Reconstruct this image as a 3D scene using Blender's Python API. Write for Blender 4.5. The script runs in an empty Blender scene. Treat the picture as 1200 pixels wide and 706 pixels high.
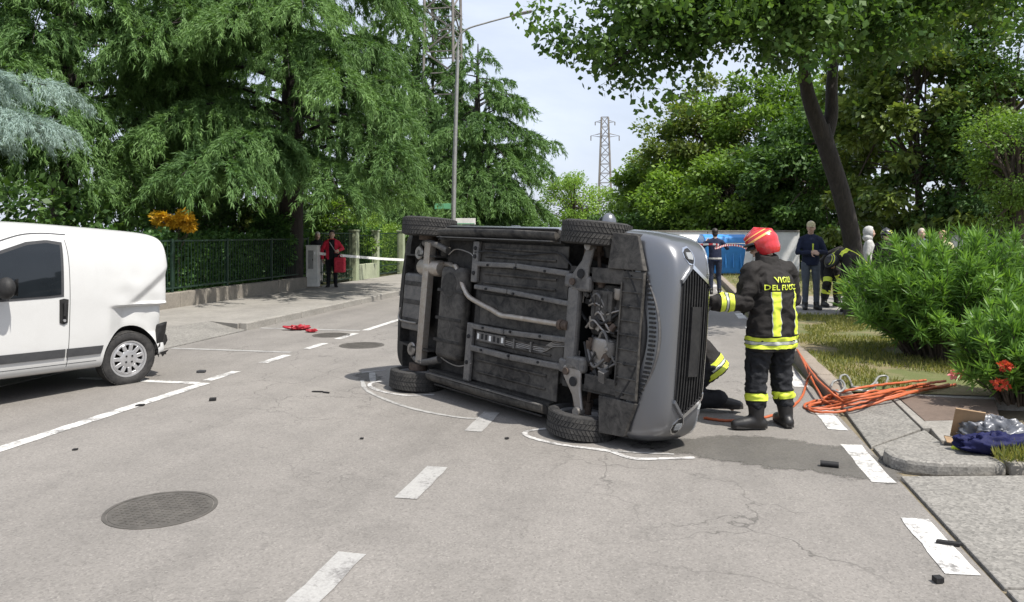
import bpy, bmesh, math, random
import numpy as np
from mathutils import Vector, Matrix, noise
from mathutils.bvhtree import BVHTree

# ------------------------------------------------------------------ camera, sky, sun, exposure
TH = math.radians(11.6)            # the camera looks this far to the left of the road's direction
CT, ST = math.cos(TH), math.sin(TH)
F, HZ, EYE = 900.0, 274.0, 1.65    # focal length and horizon row in photo pixels (1200 wide), eye height in metres
SC = bpy.context.scene
COL = SC.collection
cam = bpy.data.cameras.new('camera')
cam.lens = 27.0; cam.sensor_width = 36.0
cam.shift_y = -(353.0 - HZ) / 1200.0
cam.clip_start = 0.05; cam.clip_end = 3000
camo = bpy.data.objects.new('camera', cam); COL.objects.link(camo)
camo.location = (0, 0, EYE)
camo.rotation_euler = (math.pi / 2, 0, TH)
SC.camera = camo

SUN_EL = math.radians(61)
SUN_AZ = math.atan2(0.876, -0.484)          # clockwise from +Y (road direction)
world = bpy.data.worlds.new('World'); SC.world = world; world.use_nodes = True
wn = world.node_tree; wn.nodes.clear()
def wnode(t, **kw):
    n = wn.nodes.new(t)
    for k, v in kw.items(): setattr(n, k, v)
    return n
sky = wnode('ShaderNodeTexSky', sky_type='NISHITA', sun_disc=False, sun_elevation=SUN_EL, sun_rotation=SUN_AZ,
            air_density=1.0, dust_density=3.0, ozone_density=1.5, altitude=100)
tc = wnode('ShaderNodeTexCoord')
mp = wnode('ShaderNodeMapping'); mp.inputs['Scale'].default_value = (1, 1, 2.2)
nz = wnode('ShaderNodeTexNoise'); nz.inputs['Scale'].default_value = 2.6; nz.inputs['Detail'].default_value = 7
nz.inputs['Roughness'].default_value = 0.6; nz.inputs['Distortion'].default_value = 0.4
rp = wnode('ShaderNodeValToRGB')
rp.color_ramp.elements[0].position = 0.25; rp.color_ramp.elements[0].color = (.42, .42, .42, 1)
rp.color_ramp.elements[1].position = 0.75; rp.color_ramp.elements[1].color = (.78, .78, .78, 1)
mx = wnode('ShaderNodeMix', data_type='RGBA')
bgw = wnode('ShaderNodeBackground'); bgw.inputs['Strength'].default_value = 0.082
ow = wnode('ShaderNodeOutputWorld')
L = wn.links.new
L(tc.outputs['Generated'], mp.inputs['Vector']); L(mp.outputs['Vector'], nz.inputs['Vector'])
L(nz.outputs['Fac'], rp.inputs['Fac']); L(rp.outputs['Color'], mx.inputs[0])
L(sky.outputs['Color'], mx.inputs[6]); mx.inputs[7].default_value = (10.0, 10.8, 12.6, 1)
L(mx.outputs[2], bgw.inputs['Color']); L(bgw.outputs[0], ow.inputs['Surface'])

sl = bpy.data.lights.new('sun', 'SUN'); sl.energy = 4.8; sl.angle = math.radians(0.6); sl.color = (1, .955, .88)
slo = bpy.data.objects.new('sun', sl); COL.objects.link(slo)
SUND = Vector((math.sin(SUN_AZ) * math.cos(SUN_EL), math.cos(SUN_AZ) * math.cos(SUN_EL), math.sin(SUN_EL)))
slo.rotation_euler = SUND.to_track_quat('Z', 'Y').to_euler(); slo.location = (6, -4, 20)
VS = SC.view_settings
VS.view_transform = 'Standard'; VS.look = 'None'; VS.gamma = 1.0; VS.exposure = 0.46; VS.use_curve_mapping = False
SC.cycles.max_bounces = 8; SC.cycles.transparent_max_bounces = 8
SC.cycles.diffuse_bounces = 4; SC.cycles.glossy_bounces = 3; SC.cycles.transmission_bounces = 5
SC.cycles.use_denoising = True
SC.cycles.use_adaptive_sampling = True

# ------------------------------------------------------------------ helpers
R = math.radians
rng = np.random.default_rng(7)
random.seed(5)

def cam2w(X, d, z=0.0):
    """right-of-camera X and depth d (metres) to the world: x across the road, y along it"""
    return Vector((X * CT - d * ST, X * ST + d * CT, z))
def at(px, py, z=0.0):
    """photo pixel to the point where its ray meets height z"""
    d = F * (EYE - z) / (py - HZ)
    return cam2w((px - 600) / F * d, d, z)
def atd(px, py, d):
    return cam2w((px - 600) / F * d, d, EYE - (py - HZ) / F * d)

def tag(o, label=None, cat=None, group=None, kind=None):
    if label: o['label'] = label
    if cat: o['category'] = cat
    if group: o['group'] = group
    if kind: o['kind'] = kind
    return o
def link(o, parent=None):
    COL.objects.link(o)
    if parent is not None: o.parent = parent
    return o
def empty(name, loc=(0, 0, 0), rz=0.0):
    o = bpy.data.objects.new(name, None); COL.objects.link(o)
    o.location = loc; o.rotation_euler = (0, 0, rz); o.empty_display_size = .2
    return o
def copy_tree(o, parent=None):
    c = o.copy(); COL.objects.link(c); c.parent = parent
    for ch in list(o.children): copy_tree(ch, c)
    return c
def smooth(me, angle=None):
    me.polygons.foreach_set('use_smooth', np.ones(len(me.polygons), dtype=bool))
    if angle is not None: me.set_sharp_from_angle(angle=R(angle))
def new_mesh(name, verts, faces, mat=None, parent=None, sm=None, loc=None):
    me = bpy.data.meshes.new(name)
    me.from_pydata([tuple(v) for v in verts], [], [tuple(f) for f in faces]); me.update()
    if mat is not None:
        for m in (mat if isinstance(mat, (list, tuple)) else [mat]): me.materials.append(m)
    if sm: smooth(me, sm)
    o = bpy.data.objects.new(name, me); link(o, parent)
    if loc is not None: o.location = loc
    return o
def np_mesh(name, V, nside, mat, parent=None, attr=None):
    """V: (n, nside, 3) array of separate faces"""
    n = V.shape[0]
    me = bpy.data.meshes.new(name)
    me.vertices.add(n * nside); me.vertices.foreach_set('co', V.reshape(-1).astype(np.float32))
    me.loops.add(n * nside); me.loops.foreach_set('vertex_index', np.arange(n * nside, dtype=np.int32))
    me.polygons.add(n); me.polygons.foreach_set('loop_start', np.arange(0, n * nside, nside, dtype=np.int32))
    me.update(calc_edges=True)
    if attr is not None:
        a = me.attributes.new('var', 'FLOAT', 'POINT')
        a.data.foreach_set('value', np.repeat(attr, nside).astype(np.float32))
    me.materials.append(mat)
    o = bpy.data.objects.new(name, me); link(o, parent)
    return o

class MB:
    """collects shapes; build() links them as one mesh object"""
    def __init__(s): s.v = []; s.f = []
    def add(s, vs, fs):
        b = len(s.v); s.v += [tuple(v) for v in vs]; s.f += [tuple(i + b for i in f) for f in fs]; return s
    def box(s, c, size, rot=None):
        hx, hy, hz = size[0] / 2, size[1] / 2, size[2] / 2
        vs = [Vector((x, y, z)) for x in (-hx, hx) for y in (-hy, hy) for z in (-hz, hz)]
        if rot is not None: vs = [rot @ v for v in vs]
        c = Vector(c)
        return s.add([v + c for v in vs], [(0, 1, 3, 2), (4, 6, 7, 5), (0, 4, 5, 1), (2, 3, 7, 6), (0, 2, 6, 4), (1, 5, 7, 3)])
    def bar(s, a, b, w, h, up=(0, 0, 1)):
        a, b = Vector(a), Vector(b); d = (b - a); ln = d.length; d.normalize(); up = Vector(up)
        x = d.cross(up)
        if x.length < 1e-4: x = d.cross(Vector((1, 0, 0)))
        x.normalize(); u = x.cross(d)
        m = Matrix((d, x, u)).transposed()
        return s.box((a + b) / 2, (ln, w, h), m)
    def tube(s, pts, r, n=8, cap=True, flat=1.0):
        pts = [Vector(p) for p in pts]; k = len(pts)
        rs = [r] * k if isinstance(r, (int, float)) else list(r)
        tg = []
        for i in range(k):
            d = pts[min(i + 1, k - 1)] - pts[max(i - 1, 0)]
            tg.append(d.normalized() if d.length > 1e-9 else Vector((0, 0, 1)))
        u = tg[0].orthogonal().normalized(); vs = []
        for i in range(k):
            u = (u - tg[i] * u.dot(tg[i])).normalized(); w = tg[i].cross(u)
            for j in range(n):
                a = 2 * math.pi * j / n
                vs.append(pts[i] + (u * math.cos(a) + w * math.sin(a) * flat) * rs[i])
        fs = [(i * n + j, i * n + (j + 1) % n, (i + 1) * n + (j + 1) % n, (i + 1) * n + j) for i in range(k - 1) for j in range(n)]
        if cap: fs += [tuple(range(n - 1, -1, -1)), tuple((k - 1) * n + j for j in range(n))]
        return s.add(vs, fs)
    def lathe(s, prof, n=24, c=(0, 0, 0), axis='z', closed=False):
        vs = []
        for (r, z) in prof:
            for j in range(n):
                a = 2 * math.pi * j / n; x, y = r * math.cos(a), r * math.sin(a)
                p = {'z': (x, y, z), 'y': (x, z, y), 'x': (z, x, y)}[axis]
                vs.append(Vector(p) + Vector(c))
        k = len(prof)
        fs = [(i * n + j, i * n + (j + 1) % n, ((i + 1) % k) * n + (j + 1) % n, ((i + 1) % k) * n + j)
              for i in range(k if closed else k - 1) for j in range(n)]
        if not closed:
            if prof[0][0] > 1e-4: fs.append(tuple(range(n - 1, -1, -1)))
            if prof[-1][0] > 1e-4: fs.append(tuple((k - 1) * n + j for j in range(n)))
        return s.add(vs, fs)
    def ball(s, c, r, n=12, m=8, rot=None):
        r = (r, r, r) if isinstance(r, (int, float)) else r
        vs, fs = [], []; c = Vector(c)
        for i in range(m + 1):
            t = math.pi * i / m
            for j in range(n):
                a = 2 * math.pi * j / n
                p = Vector((r[0] * math.sin(t) * math.cos(a), r[1] * math.sin(t) * math.sin(a), r[2] * math.cos(t)))
                if rot is not None: p = rot @ p
                vs.append(p + c)
        for i in range(m):
            for j in range(n):
                fs.append((i * n + j, (i + 1) * n + j, (i + 1) * n + (j + 1) % n, i * n + (j + 1) % n))
        return s.add(vs, fs)
    def prism(s, poly, z0, z1):
        n = len(poly)
        vs = [(p[0], p[1], z0) for p in poly] + [(p[0], p[1], z1) for p in poly]
        return s.add(vs, [tuple(range(n - 1, -1, -1)), tuple(range(n, 2 * n))] + [(i, (i + 1) % n, n + (i + 1) % n, n + i) for i in range(n)])
    def build(s, name, mat, parent=None, sm=None, bevel=0, loc=None, merge=False):
        o = new_mesh(name, s.v, s.f, mat, parent, None, loc)
        bm = bmesh.new(); bm.from_mesh(o.data)
        if merge: bmesh.ops.remove_doubles(bm, verts=bm.verts, dist=1e-5)
        bmesh.ops.recalc_face_normals(bm, faces=bm.faces)
        bm.to_mesh(o.data); bm.free()
        if sm: smooth(o.data, sm)
        if bevel:
            m = o.modifiers.new('bevel', 'BEVEL'); m.width = bevel; m.segments = 2; m.limit_method = 'ANGLE'; m.angle_limit = R(35)
        return o

def evaluated(o):
    """bake an object's modifiers into its mesh"""
    dg = bpy.context.evaluated_depsgraph_get(); dg.update()
    me = bpy.data.meshes.new_from_object(o.evaluated_get(dg))
    o.modifiers.clear(); o.data = me
    return o

# ------------------------------------------------------------------ materials
class NT:
    def __init__(s, name):
        s.m = bpy.data.materials.new(name); s.m.use_nodes = True; s.t = s.m.node_tree
        s.b = s.t.nodes['Principled BSDF']; s.out = s.t.nodes['Material Output']
    def n(s, t, **kw):
        nd = s.t.nodes.new(t)
        for k, v in kw.items():
            if k in nd.inputs and not hasattr(nd, k): nd.inputs[k].default_value = v
            else: setattr(nd, k, v)
        return nd
    def l(s, a, b): s.t.links.new(a, b)
    def coord(s, out='Object', scale=(1, 1, 1)):
        tc = s.n('ShaderNodeTexCoord'); m = s.n('ShaderNodeMapping'); m.inputs['Scale'].default_value = scale
        s.l(tc.outputs[out], m.inputs['Vector']); return m.outputs['Vector']
    def noise(s, vec, scale, detail=4, rough=.6, dist=0):
        n = s.n('ShaderNodeTexNoise'); n.inputs['Scale'].default_value = scale; n.inputs['Detail'].default_value = detail
        n.inputs['Roughness'].default_value = rough; n.inputs['Distortion'].default_value = dist
        s.l(vec, n.inputs['Vector']); return n.outputs['Fac']
    def ramp(s, fac, stops):
        r = s.n('ShaderNodeValToRGB'); e = r.color_ramp.elements
        while len(e) < len(stops): e.new(.5)
        for k, (p, c) in enumerate(stops):
            e[k].position = p; e[k].color = (c, c, c, 1) if isinstance(c, (int, float)) else (*c, 1)
        s.l(fac, r.inputs['Fac']); return r.outputs['Color']
    def mix(s, fac, a, b, mode='MIX'):
        m = s.n('ShaderNodeMix', data_type='RGBA', blend_type=mode)
        for inp, v in ((0, fac), (6, a), (7, b)):
            if hasattr(v, 'is_linked'): s.l(v, m.inputs[inp])
            elif inp == 0: m.inputs[inp].default_value = v
            else: m.inputs[inp].default_value = (*v, 1)
        return m.outputs[2]
    def bump(s, h, strength=.3, dist=.01):
        b = s.n('ShaderNodeBump'); b.inputs['Strength'].default_value = strength; b.inputs['Distance'].default_value = dist
        s.l(h, b.inputs['Height']); s.l(b.outputs['Normal'], s.b.inputs['Normal'])
    def col(s, c):
        if hasattr(c, 'is_linked'): s.l(c, s.b.inputs['Base Color'])
        else: s.b.inputs['Base Color'].default_value = (*c, 1)
    def set(s, **kw):
        for k, v in kw.items(): s.b.inputs[k.replace('_', ' ')].default_value = v
        return s

def plain(name, c, rough=.6, metal=0.0, var=.18, scale=6.0, bump=0.0, bscale=60, **kw):
    """one-colour surface with grain, faint dirt and relief"""
    t = NT(name); v = t.coord()
    n = t.noise(v, scale, 5, .65)
    lo = tuple(x * (1 - var) for x in c); hi = tuple(min(1, x * (1 + var)) for x in c)
    t.col(t.ramp(n, [(.3, lo), (.7, hi)]))
    t.set(Roughness=rough, Metallic=metal, **kw)
    if bump: t.bump(t.noise(v, bscale, 3), bump, .004)
    return t.m

def asphalt(name, base, wet=0.0):
    t = NT(name); v = t.coord()
    big = t.noise(v, .35, 4, .6)
    mid = t.noise(v, 2.3, 5, .7, .5)
    g1 = t.n('ShaderNodeTexVoronoi'); g1.inputs['Scale'].default_value = 95; t.l(v, g1.inputs['Vector'])
    g2 = t.noise(v, 240, 2, .6)
    c0 = t.ramp(big, [(.3, tuple(x * .88 for x in base)), (.7, tuple(x * 1.1 for x in base))])
    c1 = t.mix(.55, c0, t.ramp(mid, [(.25, .72), (.5, .98), (.8, 1.12)]), 'MULTIPLY')
    stone = t.ramp(g1.outputs['Color'], [(.05, .50), (.35, .9), (.75, 1.1), (.97, 1.5)])
    trk = t.noise(t.coord(scale=(1.1, .035, 1)), 1.6, 4, .6)
    c1 = t.mix(.8, c1, t.ramp(trk, [(.3, .86), (.5, 1.0), (.7, 1.08)]), 'MULTIPLY')
    c2 = t.mix(.55, c1, stone, 'MULTIPLY')
    c3 = t.mix(.35, c2, t.ramp(g2, [(.3, .7), (.7, 1.25)]), 'MULTIPLY')
    # tar-dark crack lines, only in patches
    vw = t.n('ShaderNodeVectorMath', operation='ADD')
    nn = t.n('ShaderNodeTexNoise'); nn.inputs['Scale'].default_value = 1.7; nn.inputs['Detail'].default_value = 5; t.l(v, nn.inputs['Vector'])
    sc = t.n('ShaderNodeVectorMath', operation='SCALE'); sc.inputs['Scale'].default_value = .9
    t.l(nn.outputs['Color'], sc.inputs[0]); t.l(v, vw.inputs[0]); t.l(sc.outputs[0], vw.inputs[1])
    cr = t.n('ShaderNodeTexVoronoi', feature='DISTANCE_TO_EDGE'); cr.inputs['Scale'].default_value = 1.15; t.l(vw.outputs[0], cr.inputs['Vector'])
    line = t.ramp(cr.outputs['Distance'], [(.0, 1.0), (.011, 0.0)])
    patch = t.ramp(t.noise(v, .33, 3, .5), [(.47, 0.0), (.60, .8)])
    cm = t.mix(1.0, line, patch, 'MULTIPLY')
    cr2 = t.n('ShaderNodeTexVoronoi', feature='DISTANCE_TO_EDGE'); cr2.inputs['Scale'].default_value = 4.2; t.l(vw.outputs[0], cr2.inputs['Vector'])
    l2 = t.mix(1.0, t.ramp(cr2.outputs['Distance'], [(.0, .8), (.02, 0.0)]), t.ramp(t.noise(v, .5, 3, .5), [(.56, 0.0), (.66, .8)]), 'MULTIPLY')
    cm = t.mix(1.0, cm, l2, 'LIGHTEN')
    spot = t.ramp(t.noise(v, .9, 6, .75, 1.2), [(.60, 0.0), (.78, .45)])
    c3 = t.mix(spot, c3, tuple(x * .55 for x in base))
    cfin = t.mix(cm, c3, tuple(x * .35 for x in base))
    t.col(cfin)
    rr = t.ramp(mid, [(.2, .72 - .35 * wet), (.8, .95 - .35 * wet)])
    t.l(rr, t.b.inputs['Roughness'])
    t.set(**{'Specular_IOR_Level': .35})
    h = t.mix(.5, stone, t.ramp(g2, [(.2, 0.0), (.8, 1.0)]))
    h2 = t.mix(cm, h, (0, 0, 0))
    t.bump(h2, .45 - .2 * wet, .005)
    return t.m

def paint_line(name, keep, pcol=(.70, .69, .66)):
    """worn white road paint: chips let the asphalt through"""
    t = NT(name); v = t.coord()
    g = t.n('ShaderNodeTexVoronoi'); g.inputs['Scale'].default_value = 95; t.l(v, g.inputs['Vector'])
    w = t.mix(.5, t.noise(v, 26, 5, .75), t.noise(v, 5, 4, .6))
    wear = t.ramp(w, [(keep - .06, 1.0), (keep + .05, 0.0)])
    asp = t.ramp(g.outputs['Color'], [(.05, (.11, .105, .1)), (.9, (.27, .26, .25))])
    pc = t.ramp(t.noise(v, 60, 4, .7), [(.3, tuple(x * .80 for x in pcol)), (.7, tuple(x * 1.08 for x in pcol))])
    t.col(t.mix(wear, pc, asp)); t.set(Roughness=.75)
    t.bump(g.outputs['Distance'], .25, .003)
    return t.m

def concrete(name, base, agg=1.0, scale=70):
    t = NT(name); v = t.coord()
    g = t.n('ShaderNodeTexVoronoi'); g.inputs['Scale'].default_value = scale; t.l(v, g.inputs['Vector'])
    m = t.noise(v, 1.4, 6, .7, .3); f = t.noise(v, 14, 5, .7)
    c = t.ramp(m, [(.25, tuple(x * .72 for x in base)), (.55, base), (.8, tuple(x * 1.15 for x in base))])
    c = t.mix(.6 * agg, c, t.ramp(g.outputs['Color'], [(.05, .55), (.5, 1.0), (.95, 1.4)]), 'MULTIPLY')
    c = t.mix(.5, c, t.ramp(f, [(.25, .65), (.55, 1.05)]), 'MULTIPLY')
    t.col(c); t.set(Roughness=.9); t.bump(t.mix(.5, g.outputs['Distance'], f), .4, .006)
    return t.m

def leaf(name, c_lo, c_hi, trans=.35, rough=.5):
    t = NT(name)
    a = t.n('ShaderNodeAttribute', attribute_name='var')
    c = t.ramp(a.outputs['Fac'], [(0, c_lo), (1, c_hi)])
    t.col(c); t.set(Roughness=rough, **{'Specular_IOR_Level': .3})
    tr = t.n('ShaderNodeBsdfTranslucent')
    tcx = t.mix(1.0, c, (1.25, 1.3, .55), 'MULTIPLY'); t.l(tcx, tr.inputs['Color'])
    ms = t.n('ShaderNodeMixShader'); ms.inputs[0].default_value = trans
    t.l(t.b.outputs[0], ms.inputs[1]); t.l(tr.outputs[0], ms.inputs[2]); t.l(ms.outputs[0], t.out.inputs['Surface'])
    return t.m

def bark(name, c):
    t = NT(name); v = t.coord(scale=(1, 1, .25))
    n = t.noise(v, 16, 6, .7, 1.0); b = t.noise(t.coord(), 2.0, 3)
    t.col(t.mix(.5, t.ramp(n, [(.3, tuple(x * .45 for x in c)), (.65, tuple(x * 1.3 for x in c))]), t.ramp(b, [(.3, .6), (.7, 1.2)]), 'MULTIPLY'))
    t.set(Roughness=.9); t.bump(n, .8, .03)
    return t.m

def cloth(name, c, rough=.85, var=.15, weave=900, sheen=0.0):
    t = NT(name); v = t.coord()
    f = t.noise(v, 9, 4, .6, .8); w = t.noise(v, weave, 2)
    t.col(t.ramp(f, [(.25, tuple(x * (1 - var) for x in c)), (.75, tuple(min(1, x * (1 + var)) for x in c))]))
    t.set(Roughness=rough, Sheen_Weight=sheen, **{'Specular_IOR_Level': .22})
    t.bump(t.mix(.25, t.noise(t.coord(scale=(1, 1, 1.6)), 15, 4, .55, 1.4), w), .38, .02)
    return t.m

def glassy(name, c, rough=.05, alpha=.35):
    t = NT(name); t.col(c); t.set(Roughness=rough, Alpha=alpha, **{'Specular_IOR_Level': .8}); return t.m

M = {}
M['asphalt'] = asphalt('asphalt', (.205, .191, .175))
M['asphalt_bay'] = asphalt('asphalt_bay', (.200, .190, .178))
M['damp_and_shadow'] = asphalt('damp_and_shadow_asphalt', (.13, .122, .11), wet=.5)  # wet road, also the colour of one painted wheel shadow
def soften(m):
    nt = m.node_tree; o = nt.nodes['Material Output']; b = nt.nodes['Principled BSDF']
    a = nt.nodes.new('ShaderNodeAttribute'); a.attribute_name = 'var'
    tcd = nt.nodes.new('ShaderNodeTexCoord'); nz_ = nt.nodes.new('ShaderNodeTexNoise'); nz_.inputs['Scale'].default_value = 9; nz_.inputs['Detail'].default_value = 7; nz_.inputs['Roughness'].default_value = .7
    nt.links.new(tcd.outputs['Object'], nz_.inputs['Vector'])
    ad = nt.nodes.new('ShaderNodeMath'); ad.operation = 'ADD'; nt.links.new(a.outputs['Fac'], ad.inputs[0]); nt.links.new(nz_.outputs['Fac'], ad.inputs[1])
    mr = nt.nodes.new('ShaderNodeMapRange'); mr.inputs['From Min'].default_value = .52; mr.inputs['From Max'].default_value = .72; mr.inputs['To Max'].default_value = .82
    nt.links.new(ad.outputs[0], mr.inputs['Value']); nt.links.new(mr.outputs[0], b.inputs['Alpha'])
soften(M['damp_and_shadow'])
M['line'] = paint_line('road_paint', .47, (.58, .57, .545))
M['line_worn'] = paint_line('road_paint_worn', .46, (.34, .333, .318))
M['chalk'] = paint_line('chalk_mark', .48, (.5, .49, .475))
M['pave'] = concrete('pavement_asphalt', (.25, .235, .212), .6, 120)
M['kerb'] = concrete('kerb_concrete', (.26, .245, .22), .7, 80)
M['kerb_dark'] = concrete('kerb_weathered', (.25, .21, .17), .6, 80)
M['apron'] = concrete('exposed_aggregate', (.20, .19, .172), 1.3, 62)
M['wall_conc'] = concrete('garden_wall_concrete', (.25, .225, .19), .5, 60)
M['wall_green'] = concrete('painted_wall_green', (.33, .36, .25), .3, 60)
M['soil'] = concrete('verge_soil', (.17, .14, .09), .8, 60)
M['rust_plate'] = concrete('plate_brown', (.13, .095, .075), .4, 90)
# ------------------------------------------------------------------ the setting: ground, road, pavements, markings
def sheet(name, pts, mat, parent=None, kind=None):
    o = new_mesh(name, pts, [tuple(range(len(pts)))], mat, parent)
    if o.data.polygons[0].normal.z < 0: o.data.flip_normals()
    if kind: o['kind'] = kind
    return o
def quad(u0, u1, v0, v1, z): return [(u0, v0, z), (u1, v0, z), (u1, v1, z), (u0, v1, z)]

grass_t = NT('ground_grass'); gv = grass_t.coord()
grass_t.col(grass_t.mix(grass_t.ramp(grass_t.noise(gv, 1.3, 5, .7), [(.42, 0.0), (.62, 1.0)]), (.10, .115, .035), (.20, .16, .09)))
grass_t.set(Roughness=.95); grass_t.bump(grass_t.noise(gv, 40, 4), .6, .02)
M['turf'] = grass_t.m
ground = sheet('ground', quad(-900, 900, -300, 1500, -.03), M['turf'], kind='structure')
road = sheet('road', quad(-7.05, 1.5, -12, 120, 0), M['asphalt'], kind='structure')

def marking(u0, u1, v0, v1, mat, name='lane_marking'):
    """one painted stroke with slightly ragged edges, a sheet 4 mm over the road"""
    n = max(2, int((v1 - v0) / .12)); a, b = [], []
    for k in range(n + 1):
        v = v0 + (v1 - v0) * k / n
        a.append((u0 + random.uniform(-.006, .006), v + random.uniform(-.01, .01), .004))
        b.append((u1 + random.uniform(-.006, .006), v + random.uniform(-.01, .01), .004))
    vs = a + b; m = n + 1
    return new_mesh(name, vs, [(i, m + i, m + i + 1, i + 1) for i in range(n)], mat, road)
# edge dashes on the near kerb side, centre dashes, bay line
for v0, v1 in ((2.15, 2.95), (4.07, 4.82), (5.48, 6.40), (6.86, 7.62), (8.7, 9.7), (11, 12), (13.2, 14.2), (15.5, 16.5), (17.8, 18.8), (20, 21), (22.3, 23.3), (24.6, 25.6)):
    marking(1.31, 1.465, v0, v1, M['line'])
for v0, v1 in ((1.4, 2.0), (2.95, 3.72), (4.55, 5.22), (6.2, 6.9), (10.4, 11.1), (12.3, 13), (14.2, 15), (16.5, 17.3), (19, 19.8), (22, 22.8), (25, 25.8)):
    marking(-1.68, -1.53, v0, v1, M['line_worn'])
marking(-5.08, -4.95, -4, 7.62, M['line'])
for v0, v1 in ((7.75, 8.35), (8.95, 9.6), (10.15, 10.75), (11.2, 11.9), (12.3, 15.2), (16.0, 18.0), (19, 22)):
    marking(-5.14, -5.02, v0, v1, M['line'])
marking(-6.6, -5.085, 7.54, 7.64, M['line'])
marking(-7.0, -5.15, 12.2, 12.3, M['line_worn'])
marking(-7.0, -5.15, 9.78, 9.88, M['line_worn'])

def ribbon(name, pts, w, mat, z=.0045, parent=road):
    pts = [Vector((p[0], p[1], z)) for p in pts]; a, b = [], []
    for i in range(len(pts)):
        d = (pts[min(i + 1, len(pts) - 1)] - pts[max(i - 1, 0)]).normalized(); s = Vector((-d.y, d.x, 0)) * w / 2
        j = random.uniform(.75, 1.25)
        a.append(pts[i] + s * j); b.append(pts[i] - s * j)
    m = len(pts)
    return new_mesh(name, a + b, [(i, i + 1, m + i + 1, m + i) for i in range(m - 1)], mat, parent)
def spline(pts, n=8):
    """Catmull-Rom through points"""
    P = [Vector(p) for p in pts]; P = [P[0] * 2 - P[1]] + P + [P[-1] * 2 - P[-2]]; out = []
    for i in range(1, len(P) - 2):
        for k in range(n):
            t = k / n
            out.append(.5 * ((2 * P[i]) + (P[i + 1] - P[i - 1]) * t + (2 * P[i - 1] - 5 * P[i] + 4 * P[i + 1] - P[i + 2]) * t * t + (3 * P[i] - P[i - 1] - 3 * P[i + 1] + P[i + 2]) * t ** 3))
    out.append(P[-2]); return out
def px_path(pp, n=8): return spline([at(x, y) for x, y in pp], n)
# chalk and spray marks the officers drew round the wheels
ribbon('chalk_outline', px_path([(509, 463), (480, 464), (455, 461), (436, 455), (434, 450), (446, 447)]), .05, M['chalk'])
ribbon('chalk_outline', px_path([(424, 446), (430, 458), (455, 470), (490, 481), (540, 490), (572, 491)]), .045, M['line_worn'])
ribbon('chalk_outline', px_path([(640, 503), (618, 506), (617, 511), (635, 517), (665, 523), (712, 529), (742, 538), (780, 538), (814, 537)]), .05, M['chalk'])
ribbon('chalk_outline', px_path([(716, 529), (745, 531), (790, 533)]), .03, M['line_worn'])
ribbon('chalk_outline', px_path([(424, 437), (452, 434)], 3), .05, M['line_worn'])
ribbon('chalk_outline', px_path([(437, 448), (436, 437)], 3), .06, M['line_worn'])

def blotch(name, pp, mat, z, wob=.03, parent=road):
    P = px_path(pp + [pp[0]], 7)[:-1]
    vs = [(p.x + random.uniform(-wob, wob), p.y + random.uniform(-wob, wob), z) for p in P]
    poly = np.array([(v[0], v[1]) for v in vs]); lo, hi = poly.min(0) - .02, poly.max(0) + .02; g = .03
    xs, ys = np.arange(lo[0], hi[0] + g, g), np.arange(lo[1], hi[1] + g, g); X, Y = np.meshgrid(xs, ys, indexing='ij')
    ins = np.zeros(X.shape, bool); dist = np.full(X.shape, 9.0)
    for i in range(len(poly)):
        (x0, y0), (x1, y1) = poly[i], poly[(i + 1) % len(poly)]
        cr_ = ((y0 > Y) != (y1 > Y)) & (X < (x1 - x0) * (Y - y0) / ((y1 - y0) if abs(y1 - y0) > 1e-9 else 1e-9) + x0); ins ^= cr_
        l2 = (x1 - x0) ** 2 + (y1 - y0) ** 2 + 1e-12; t_ = np.clip(((X - x0) * (x1 - x0) + (Y - y0) * (y1 - y0)) / l2, 0, 1)
        dist = np.minimum(dist, np.hypot(X - x0 - t_ * (x1 - x0), Y - y0 - t_ * (y1 - y0)))
    sgn = np.where(ins, dist, -dist); nx, ny = X.shape
    fs = [(i * ny + j, (i + 1) * ny + j, (i + 1) * ny + j + 1, i * ny + j + 1) for i in range(nx - 1) for j in range(ny - 1) if sgn[i:i + 2, j:j + 2].max() > -.02]
    o = new_mesh(name, np.stack([X.ravel(), Y.ravel(), np.full(X.size, z)], 1), fs, mat, parent)
    at_ = o.data.attributes.new('var', 'FLOAT', 'POINT'); at_.data.foreach_set('value', np.clip(sgn.ravel() / .12, -.3, 1).astype(np.float32) * .42)
    bm = bmesh.new(); bm.from_mesh(o.data); bmesh.ops.delete(bm, geom=[v for v in bm.verts if not v.link_faces], context='VERTS'); bm.to_mesh(o.data); bm.free()
    return o
blotch('damp_and_shadow_patch', [(742, 518), (790, 514), (860, 510), (915, 513), (960, 520), (1010, 528), (1042, 540), (1062, 556), (1058, 569), (1030, 566), (1000, 562), (960, 556), (900, 550), (850, 543), (800, 534), (762, 528)], M['damp_and_shadow'], .0025, .02)
blotch('damp_and_shadow_patch', [(412, 441), (424, 437), (440, 438), (450, 444), (444, 449), (424, 447)], M['damp_and_shadow'], .0025, .01)  # cast shadow of the raised rear wheel, painted on as darker asphalt
blotch('damp_and_shadow_patch', [(735, 521), (770, 517), (792, 521), (770, 527), (745, 528)], M['damp_and_shadow'], .0032, .01)

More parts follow.
